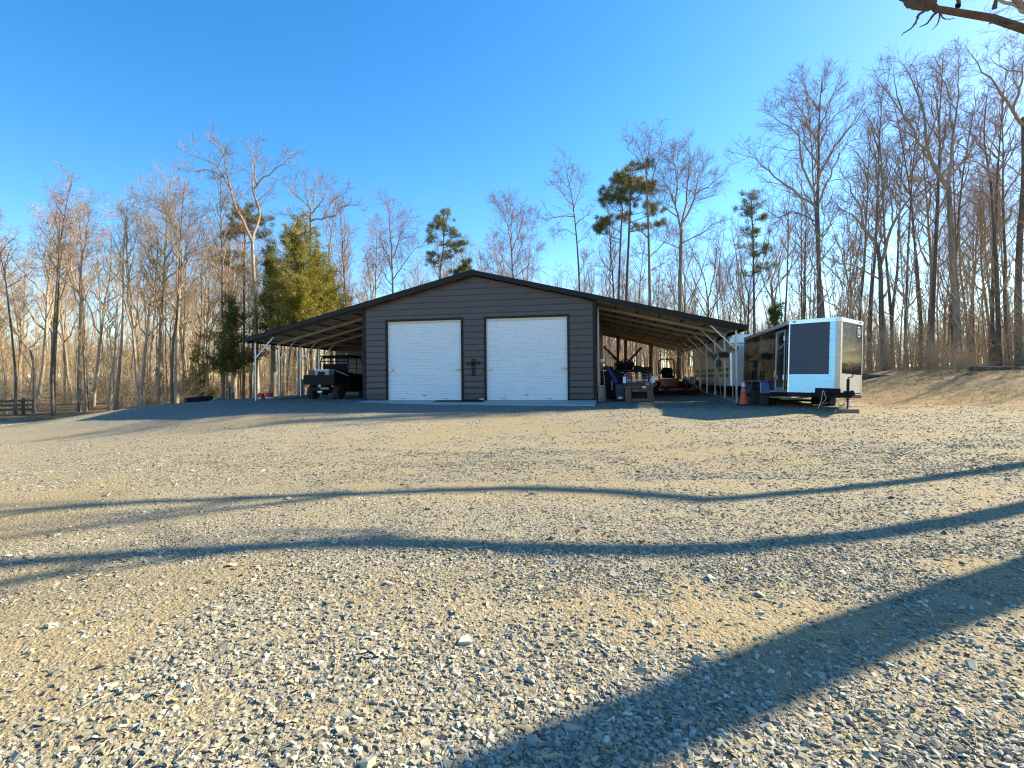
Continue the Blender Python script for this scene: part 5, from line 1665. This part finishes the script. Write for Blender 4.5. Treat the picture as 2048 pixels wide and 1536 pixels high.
cedar('evergreen_shrub', 'low green shrub among the trunks beyond the black trough', 36, 395, 815, 690, 32, 56, M_HOLLY, 120, .45)

# ---- trees outside the frame whose shadows cross the lot; one reaches a limb into view
def ground_px(px, py):
    lo, hi = .5, 60.0
    for _ in range(60):
        m_ = (lo + hi) / 2
        p = at(px, py, m_)
        if p.z > ground_at(p.x, p.y): lo = m_
        else: hi = m_
    return at(px, py, lo)
SD = np.array([math.sin(SUN_AZ), math.cos(SUN_AZ)])
TE = math.tan(SUN_EL)
def shadow_tree(name, label, base, pix, r0, r1, hadd, seed, limbs_n=7, extra=(), dens=.5, spread=2.2, cm_=None):
    rg = np.random.default_rng(seed)
    b2 = np.array(base)
    bz = ground_at(*base) - .1
    B3 = np.array([b2[0], b2[1], bz])
    pts = [np.zeros(3)]
    for px, py in pix:
        S = ground_px(px, py); S2 = np.array([S.x, S.y])
        k = (b2 - S2) @ SD
        p = S2 + SD * k
        pts.append(np.array([p[0], p[1], S.z + k * TE]) - B3)
    pts = [pts[0]] + [p for p in pts[1:] if p[2] > .8]
    pts.append(pts[-1] + unit(pts[-1] - pts[-2]) * hadd)
    T = resample(pts, 60)
    limbs = []
    for k in range(limbs_n):
        i = int(59 * (.62 + .37 * k / limbs_n))
        az = k * 2.4 + 1
        d = np.array([math.cos(az) * .7, math.sin(az) * .7, .7])
        p = [T[i]]
        for q in range(4):
            d = unit(d + np.array([0, 0, .15]) + rg.normal(size=3) * .12); p.append(p[-1] + d * spread / 4)
        limbs.append((p, .05, .008))
    for pl_, ra in extra:
        P = [np.array(q) - B3 for q in pl_]
        limbs.append((P, ra, min(.022, ra * .35), True))
    tm, cm = tree_meshes('', [(pts, r0, r1)], limbs, rg, M_BARK, M_TWIG, dens, .7)
    return tree_obj(name, label, 'tree', tuple(B3), tm, cm, M_BARK, cm_ or M_TWIG)
YL = 4.3
def L6(pts, dy=0.0, f=None):
    return [tuple(at(x, y, YL + dy * k)) for k, (x, y) in enumerate(pts)]
LT = (11.0, 7.0)
lim_main = [(LT[0], LT[1], 1.5), (8.6, 5.9, 2.1), (6.0, 4.7, 2.75)] + L6([(2100, 88), (2048, 53), (2012, 29), (1989, 20), (1944, 17), (1915, 14), (1882, 16), (1868, 8), (1850, -8), (1820, -40)])
shadow_tree('overhanging_tree', 'big tree whose rough brown limb reaches in over the lot from beside it', LT,
            [(2048, 1158), (1750, 1256), (1500, 1362), (1250, 1462), (1100, 1530)], .26, .20, 6.0, 61, 6,
            [(lim_main, .075), (L6([(1879, 21), (1866, 31), (1856, 45), (1839, 55)], .02), .009), (L6([(1864, 12), (1837, 31), (1829, 49), (1803, 71)], -.03), .009),
             (L6([(1916, 13), (1917, 2), (1912, -20)], .05), .015), (L6([(1989, 18), (1992, 0), (1996, -20)], -.04), .014), (L6([(2030, 50), (2012, 52), (1991, 45), (1977, 48)], .0), .011), (L6([(1864, 8), (1825, 8), (1813, 0), (1800, -6)], .05), .04),
             (L6([(1880, 22), (1878, 40), (1872, 52), (1864, 59)], .03), .006), (L6([(1880, 24), (1888, 37), (1910, 37)], .03), .005)], .10, 1.6, mat('dark_brown_limb', (.13, .08, .052), .95, 0, (.07, .045, .032), 9, bump=.8, bscale=30))
shadow_tree('bare_tree', 'tall bare tree beyond the bank end whose long thin shadow crosses the lot', (14.9, 10.9),
            [(2048, 930), (1700, 975), (1400, 1000), (1250, 985), (1000, 976), (700, 988), (400, 1000), (0, 1025)], .15, .06, 3.0, 62, 8, (), .7, 2.0)
shadow_tree('bare_tree', 'wavy stemmed bare tree beside the lot whose shadow lies across its middle', (12.9, 8.8),
            [(2048, 1015), (1800, 1060), (1500, 1095), (1200, 1100), (950, 1095), (800, 1080), (500, 1095), (250, 1110), (0, 1130)], .16, .09, 3.5, 63, 8, (), .7, 2.0)

# ---- the woods: a few kinds, every tree its own object
rgw = np.random.default_rng(77)
KINDS = []
def proto(name, cat, tm, cm, bark, twig):
    KINDS.append((name, cat, tm, cm, bark, twig))
proto('bare_tree', 'tree', *auto_tree(101, 14.0, .42, 3.4, 17, .11, .015, ang=(.4, .85), dens=.5, size=.85), M_BARK, M_TWIG)
proto('bare_tree', 'tree', *auto_tree(102, 15.0, .5, 2.8, 16, .10, .012, ang=(.3, .7), dens=.55, size=.75), M_BARKD, M_TWIGP)
proto('bare_tree', 'tree', *auto_tree(103, 13.5, .45, 3.2, 5, .12, .02, leader=False, dens=.55, size=.85), M_BARK, M_TWIG)
proto('bare_tree', 'tree', *auto_tree(104, 14.5, .58, 2.2, 13, .085, .015, ang=(.4, .9), dens=.55, size=.65), M_BARKD, M_TWIGR)
proto('sapling', 'sapling', *auto_tree(105, 8.0, .25, 1.3, 10, .032, .03, ang=(.5, 1.0), dens=.7, size=.5, levels=2), M_BARKP, M_TWIG)
proto('sapling', 'sapling', *auto_tree(106, 6.0, .15, 1.2, 10, .026, .05, ang=(.5, 1.1), dens=.8, size=.5, levels=2), M_BARK, M_TWIG)
proto('bare_tree', 'tree', *auto_tree(107, 13.0, .4, 3.2, 6, .10, .02, leader=False, dens=.5, size=.85), M_BARKD, M_TWIGP)
proto('bare_tree', 'tree', *auto_tree(108, 13.5, .36, 4.0, 15, .12, .02, ang=(.5, .95), dens=.42, size=.9), M_BARKP, M_TWIG)
proto('bare_tree', 'tree', *auto_tree(109, 11.5, .6, 2.0, 8, .09, .07, ang=(.4, .8), dens=.5, size=.65), M_BARK, M_TWIG)
FIRST = {}
def where(px):
    for lim_, w in ((110, 'around the rail fence'), (260, 'at the wood edge beyond the sunlit gravel'), (440, 'beyond the black trough'), (600, 'beyond the outer posts by the utility vehicle'), (760, 'among the cedars behind the utility vehicle'),
                    (960, 'behind the slope of the garage roof'), (1190, 'behind the garage roof past its peak'), (1330, 'behind the timber crate and pines'), (1480, 'behind the red mower lean-to'), (1620, 'behind the white trailer'),
                    (1760, 'behind the black cargo trailer'), (1900, 'where the bank meets the woods'), (9999, 'in the thick woods over the grassy bank')):
        if px < lim_: return w
ADJ = ['tall grey-brown bare tree', 'slim dark upright bare tree', 'forked bare tree', 'thin dark bare tree with reddish twigs', 'thin pale sapling', 'low twiggy sapling', 'dark forked bare tree', 'broad pale open-crowned bare tree', 'leaning bare tree with a short crown']
placed = []
def try_tree(kind, px, Y, s, sz=None):
    X = (px - CX) / F * Y
    if lot_mask(X, Y) > .15: return False
    # keep clear of the building and the trailers
    c, s_ = math.cos(TH), math.sin(TH)
    dx, dy = X - BX, Y - BY
    lx, ly = dx * c - dy * s_, dx * s_ + dy * c
    if -10.5 < lx < 14.0 and -3 < ly < 18.0: return False
    t = (X - 8) * .894 + (Y - 26) * .447
    if 6 < X < 40 and Y < 30 and t < 3.6: return False
    for q in placed:
        if (q[0] - X) ** 2 + (q[1] - Y) ** 2 < .6: return False
    placed.append((X, Y))
    name, cat, tm, cm, bark, twig = KINDS[kind]
    w = where(px)
    label, group = f'{ADJ[kind]} {w}', f'{ADJ[kind]}s {w}'
    base = (X, Y, ground_at(X, Y) - .08)
    rz, sc = rgw.random() * 6.283, (s * rgw.uniform(.85, 1.15), s if sz is None else sz)
    if kind not in FIRST:
        t_ = tree_obj(name, label, cat, base, tm, cm, bark, twig, group, rz)
        t_.scale = (sc[0], sc[0], sc[1])
        FIRST[kind] = t_
    else:
        copy_tree(FIRST[kind], label, group, base, rz, sc, name)
    return True
def fill(n, px0, px1, Y0, Y1, kinds, s0, s1):
    k = tries = 0
    while k < n and tries < n * 12:
        tries += 1
        px = px0 + (px1 - px0) * rgw.random()
        Y = Y0 + (Y1 - Y0) * rgw.random() ** 1.3
        if try_tree(int(rgw.choice(kinds)), px, Y, rgw.uniform(s0, s1)): k += 1
fill(20, -120, 460, 27, 44, [0, 1, 1, 3, 7, 8, 0], .72, .98)
fill(12, -130, 470, 29, 44, [7, 0, 2, 7], .74, .92)
fill(34, -150, 480, 40, 68, [0, 1, 2, 3, 6, 7], .85, 1.1)
fill(26, 380, 760, 34, 66, [0, 1, 2, 3, 6, 7, 8], .75, 1.0)
fill(30, 740, 1120, 40, 74, [0, 1, 2, 3, 6, 7, 8], .70, .98)
fill(30, 1100, 1480, 38, 74, [1, 2, 3, 6, 0], .66, .95)
fill(16, 470, 760, 30, 44, [0, 2, 3, 1], .6, .8)
fill(14, 1400, 1620, 28, 60, [1, 3, 6, 2], .72, .95)
fill(44, 1560, 2120, 27, 64, [0, 1, 3, 6, 1, 3], .92, 1.2)
fill(34, -120, 700, 26, 50, [4, 5], .8, 1.3)
fill(24, 1180, 1560, 35, 52, [4, 5], .8, 1.2)
fill(60, 1600, 2110, 22, 44, [4, 5, 4], .7, 1.25)

# brush along the wood edge
def brush_mesh(seed, h, n, spread):
    rg = np.random.default_rng(seed)
    az = rg.random(n) * 6.283
    root = np.stack([np.cos(az) * rg.random(n) * .5, np.sin(az) * rg.random(n) * .5, np.zeros(n) - .05], -1)
    d = unit(np.stack([np.cos(az) * spread, np.sin(az) * spread, np.ones(n)], -1) + rg.normal(size=(n, 3)) * .25)
    K = 7
    L = h * rg.uniform(.6, 1.3, n)
    P = np.empty((n, K + 1, 3)); P[:, 0] = root
    for k in range(K):
        d = unit(d + rg.normal(size=(n, 3)) * .2 + np.array([0, 0, .10 - .07 * k]))
        P[:, k + 1] = P[:, k] + d * (L / K)[:, None]
    Rd = np.linspace(.013, .004, K + 1)[None] * rg.uniform(.6, 1.3, (n, 1))
    a = spawn(rg, P, Rd, 6, .15, (.4, 1.1), lambda t, L_: .25 + .38 * L_ * (1 - .5 * t), 4, .03, .25, .8, .004)
    b = spawn(rg, a[0], a[1], 4, .1, (.4, 1.1), lambda t, L_: .1 + .45 * L_, 2, .03, .25, .8, .0036)
    return join([tubes(P, Rd, 4), tubes(*a, 3), tubes(*b, 3)]), b[0][:, -1]
M_BRUSH = island_mat('brush_stems', [(0, (.34, .27, .18)), (.4, (.46, .38, .25)), (.8, (.28, .21, .14)), (1, (.52, .45, .33))], .9)
BR = []
for k, (h, n, sp) in enumerate(((2.2, 30, .55), (3.0, 26, .4), (1.5, 34, .8))):
    (V, Q), tips = brush_mesh(200 + k, h, n, sp)
    rg = np.random.default_rng(300 + k)
    sel = tips[rg.random(len(tips)) < (.30, .12, .45)[k]]
    lv = leaf_cloud(rg, sel, rg.normal(size=(len(sel), 3)), 2, .075, .028, .06, 1.0)
    BR.append((V, Q, lv))
BF = {}
def put_brush(k, X, Y, s, w):
    names = ['tangled leafless bush', 'tall whippy leafless bush', 'low bush holding dry brown leaves']
    label, group = f'{names[k]} {w}', f'{names[k]}es {w}'
    base = (X, Y, ground_at(X, Y) - .03)
    rz = rgw.random() * 6.283
    if k not in BF:
        t = thing('bush', label, 'bush', base, rz, group)
        np_mesh('stems', BR[k][0], BR[k][1], M_BRUSH, t)
        np_mesh('leaves', *BR[k][2], M_DEADLEAF, t)
        t.scale = (s, s, s)
        BF[k] = t
    else:
        copy_tree(BF[k], label, group, base, rz, (s, s), 'bush')
cnt = 0
for _ in range(900):
    if cnt >= 16: break
    px = rgw.uniform(1590, 2120)
    Y = rgw.uniform(19.5, 33)
    X = (px - CX) / F * Y
    t = (X - 8) * .894 + (Y - 26) * .447
    if t < 5.0 or t > 11.5: continue
    put_brush(int(rgw.choice([0, 1, 1, 2, 2])), X, Y, rgw.uniform(.4, .8), where(px)); cnt += 1
cnt = 0
for _ in range(900):
    if cnt >= 36: break
    px = rgw.uniform(-60, 1560)
    Y = rgw.uniform(28, 52)
    X = (px - CX) / F * Y
    c, s_ = math.cos(TH), math.sin(TH)
    dx, dy = X - BX, Y - BY
    lx, ly = dx * c - dy * s_, dx * s_ + dy * c
    if lot_mask(X, Y) > .1 or (-10.5 < lx < 14.0 and -3 < ly < 18): continue
    put_brush(int(rgw.choice([0, 1, 1, 2])), X, Y, rgw.uniform(.8, 1.3), where(px)); cnt += 1

# far woods that read as one brown mass
rg = np.random.default_rng(500)
N = 1900
Yf = rg.uniform(58, 125, N)
Xf = rg.uniform(-1.15, 1.2, N) * Yf
Hf = rg.uniform(5, 13, N)
d = unit(np.stack([rg.normal(size=N) * .06, rg.normal(size=N) * .06, np.ones(N)], -1))
K = 5
P = np.empty((N, K + 1, 3)); P[:, 0] = np.stack([Xf, Yf, gz(Xf, Yf) - .1], -1)
for k in range(K):
    d = unit(d + rg.normal(size=(N, 3)) * .07 + np.array([0, 0, .1]))
    P[:, k + 1] = P[:, k] + d * (Hf / K)[:, None]
Rd = np.linspace(1, .12, K + 1)[None] * rg.uniform(.05, .15, (N, 1))
a = spawn(rg, P, Rd, 12, .12, (.4, 1.1), lambda t, L_: .8 + .26 * L_ * (1.1 - t), 3, .12, .2, .4, .011)
b = spawn(rg, a[0], a[1], 6, .15, (.4, 1.0), lambda t, L_: .2 + .5 * L_, 2, .1, .2, .6, .009)
far = np_mesh('distant_woods', *join([tubes(P, Rd, 4), tubes(*a, 3), tubes(*b, 3)]), M_TWIG)
tag(far, 'far leafless woods filling the gaps between the nearer trunks', 'woods', kind='stuff')

# timber edging and a log on the bank
P = at(2006, 742, 19.0)
for k, (dx, L, rz, lb) in enumerate(((0, 2.6, .12, 'dark fallen log lying along the wood edge over the grassy bank'), (-3.6, 1.9, -.06, 'short mossy log lying in dry leaves under the bushes on the bank'))):
    X, Y = P.x + dx, 19.0 + 1.3 * k + (.4 if k else 0)
    q = MB(); q.tube([(-L / 2, 0, .0), (-L / 6, .03, .03), (L / 5, -.02, .02), (L / 2, .02, .0)], [.09, .08, .07, .06], 9)
    o = q.build('log', M_BARKD, None, smooth=True); o.location = (X, Y, ground_at(X, Y) + .04); o.rotation_euler = (0, 0, rz)
    tag(o, lb, 'log')

# dry leaves blown on to the bank and the wood edge
rg = np.random.default_rng(9)
n = 5200
X = rg.uniform(7, 30, n); Y = rg.uniform(11, 30, n)
t = (X - 8) * .894 + (Y - 26) * .447
ok = (t > -1.5) & (t < 9) & (rg.random(n) < np.clip((t + 1.5) / 7, .05, 1))
X2, Y2 = rg.uniform(-8, 9, 110), rg.uniform(3, 16, 110)
X, Y = np.concatenate([X[ok], X2]), np.concatenate([Y[ok], Y2])
C = np.stack([X, Y, gz(X, Y) + .025], -1)
V, Q = leaf_cloud(rg, C, np.stack([rg.normal(size=len(X)), rg.normal(size=len(X)), np.full(len(X), .1)], -1), 1, .055, .022, .0, .1)
lv = np_mesh('leaf_litter', V, Q, M_DEADLEAF)
tag(lv, 'dry brown leaves strewn over the bank and lot', 'leaves', kind='stuff')

# woods going on past the frame beside the bank: they streak the bank with shadows and show in the glossy trailer
for k in range(14):
    X, Y = rgw.uniform(26, 40), rgw.uniform(17, 31)
    kind = int(rgw.choice([0, 1, 2, 6]))
    copy_tree(FIRST[kind], f'{ADJ[kind]} in the woods beyond the end of the grassy bank', f'{ADJ[kind]}s beyond the bank end', (X, Y, ground_at(X, Y) - .08), rgw.random() * 6.283, (.8, rgw.uniform(.6, .8)), 'bare_tree')
for k in range(34):
    X = rgw.uniform(23, 38)
    Y = 13 + (X - 20) * .55 + rgw.uniform(2, 9)
    put_brush(int(rgw.choice([0, 1, 1, 2])), X, Y, rgw.uniform(1.1, 1.6), 'beyond the end of the grassy bank')

# dead grass on the bank, along the lot edges and in the wood edge
rg = np.random.default_rng(31)
n = 60000
X = rg.uniform(-34, 30, n); Y = rg.uniform(9, 34, n)
lm = lot_mask(X, Y)
t = (X - 8) * .894 + (Y - 26) * .447
c_, s_ = math.cos(TH), math.sin(TH)
lx = (X - BX) * c_ - (Y - BY) * s_; ly = (X - BX) * s_ + (Y - BY) * c_
inside = (lx > -11) & (lx < 13) & (ly > -2) & (ly < 17)
ok = (lm < .6) & ~inside & (rg.random(n) < np.where(t > -3, np.clip(fbm(X * .7, Y * .7, 61) * 3 - .9, 0, 1), .5)) & (t < 9) & (np.abs(X) < Y * 1.08)
X, Y = X[ok], Y[ok]
C = np.stack([X, Y, gz(X, Y) - .005], -1)
V, Q = leaf_cloud(rg, C, np.stack([rg.normal(size=len(X)) * .5, rg.normal(size=len(X)) * .5, np.full(len(X), .8)], -1), 5, .085, .005, np.array([.05, .05, .0]), .45)
M_GRASS = island_mat('dead_grass', [(0, (.24, .18, .085)), (.45, (.36, .285, .15)), (.8, (.44, .36, .21)), (1, (.15, .16, .05))], .9, .25)
tag(np_mesh('dead_grass', V, Q, M_GRASS), 'short dead grass on the bank and along the lot edges', 'grass', kind='stuff')
# bits of straw and twig on the gravel
n = 520
Y = 2.0 + 14 * rg.random(n) ** 1.6; X = (rg.random(n) * 2 - 1) * (Y * 1.05)
L = rg.uniform(.05, .20, n); a = rg.random(n) * 6.283
P0 = np.stack([X, Y, gz(X, Y) + .02], -1)
d = np.stack([np.cos(a), np.sin(a), rg.normal(size=n) * .08], -1) * L[:, None] / 2
bend = rg.normal(size=(n, 3)) * .008
P = np.stack([P0 - d, P0 + bend, P0 + d], 1)
tag(np_mesh('straw', *tubes(P, np.tile(np.array([.0014, .0022, .0012]), (n, 1)) * rg.uniform(.7, 1.6, (n, 1)), 4), M_BRUSH), 'bits of straw and twig lying on the gravel', 'straw', kind='stuff')
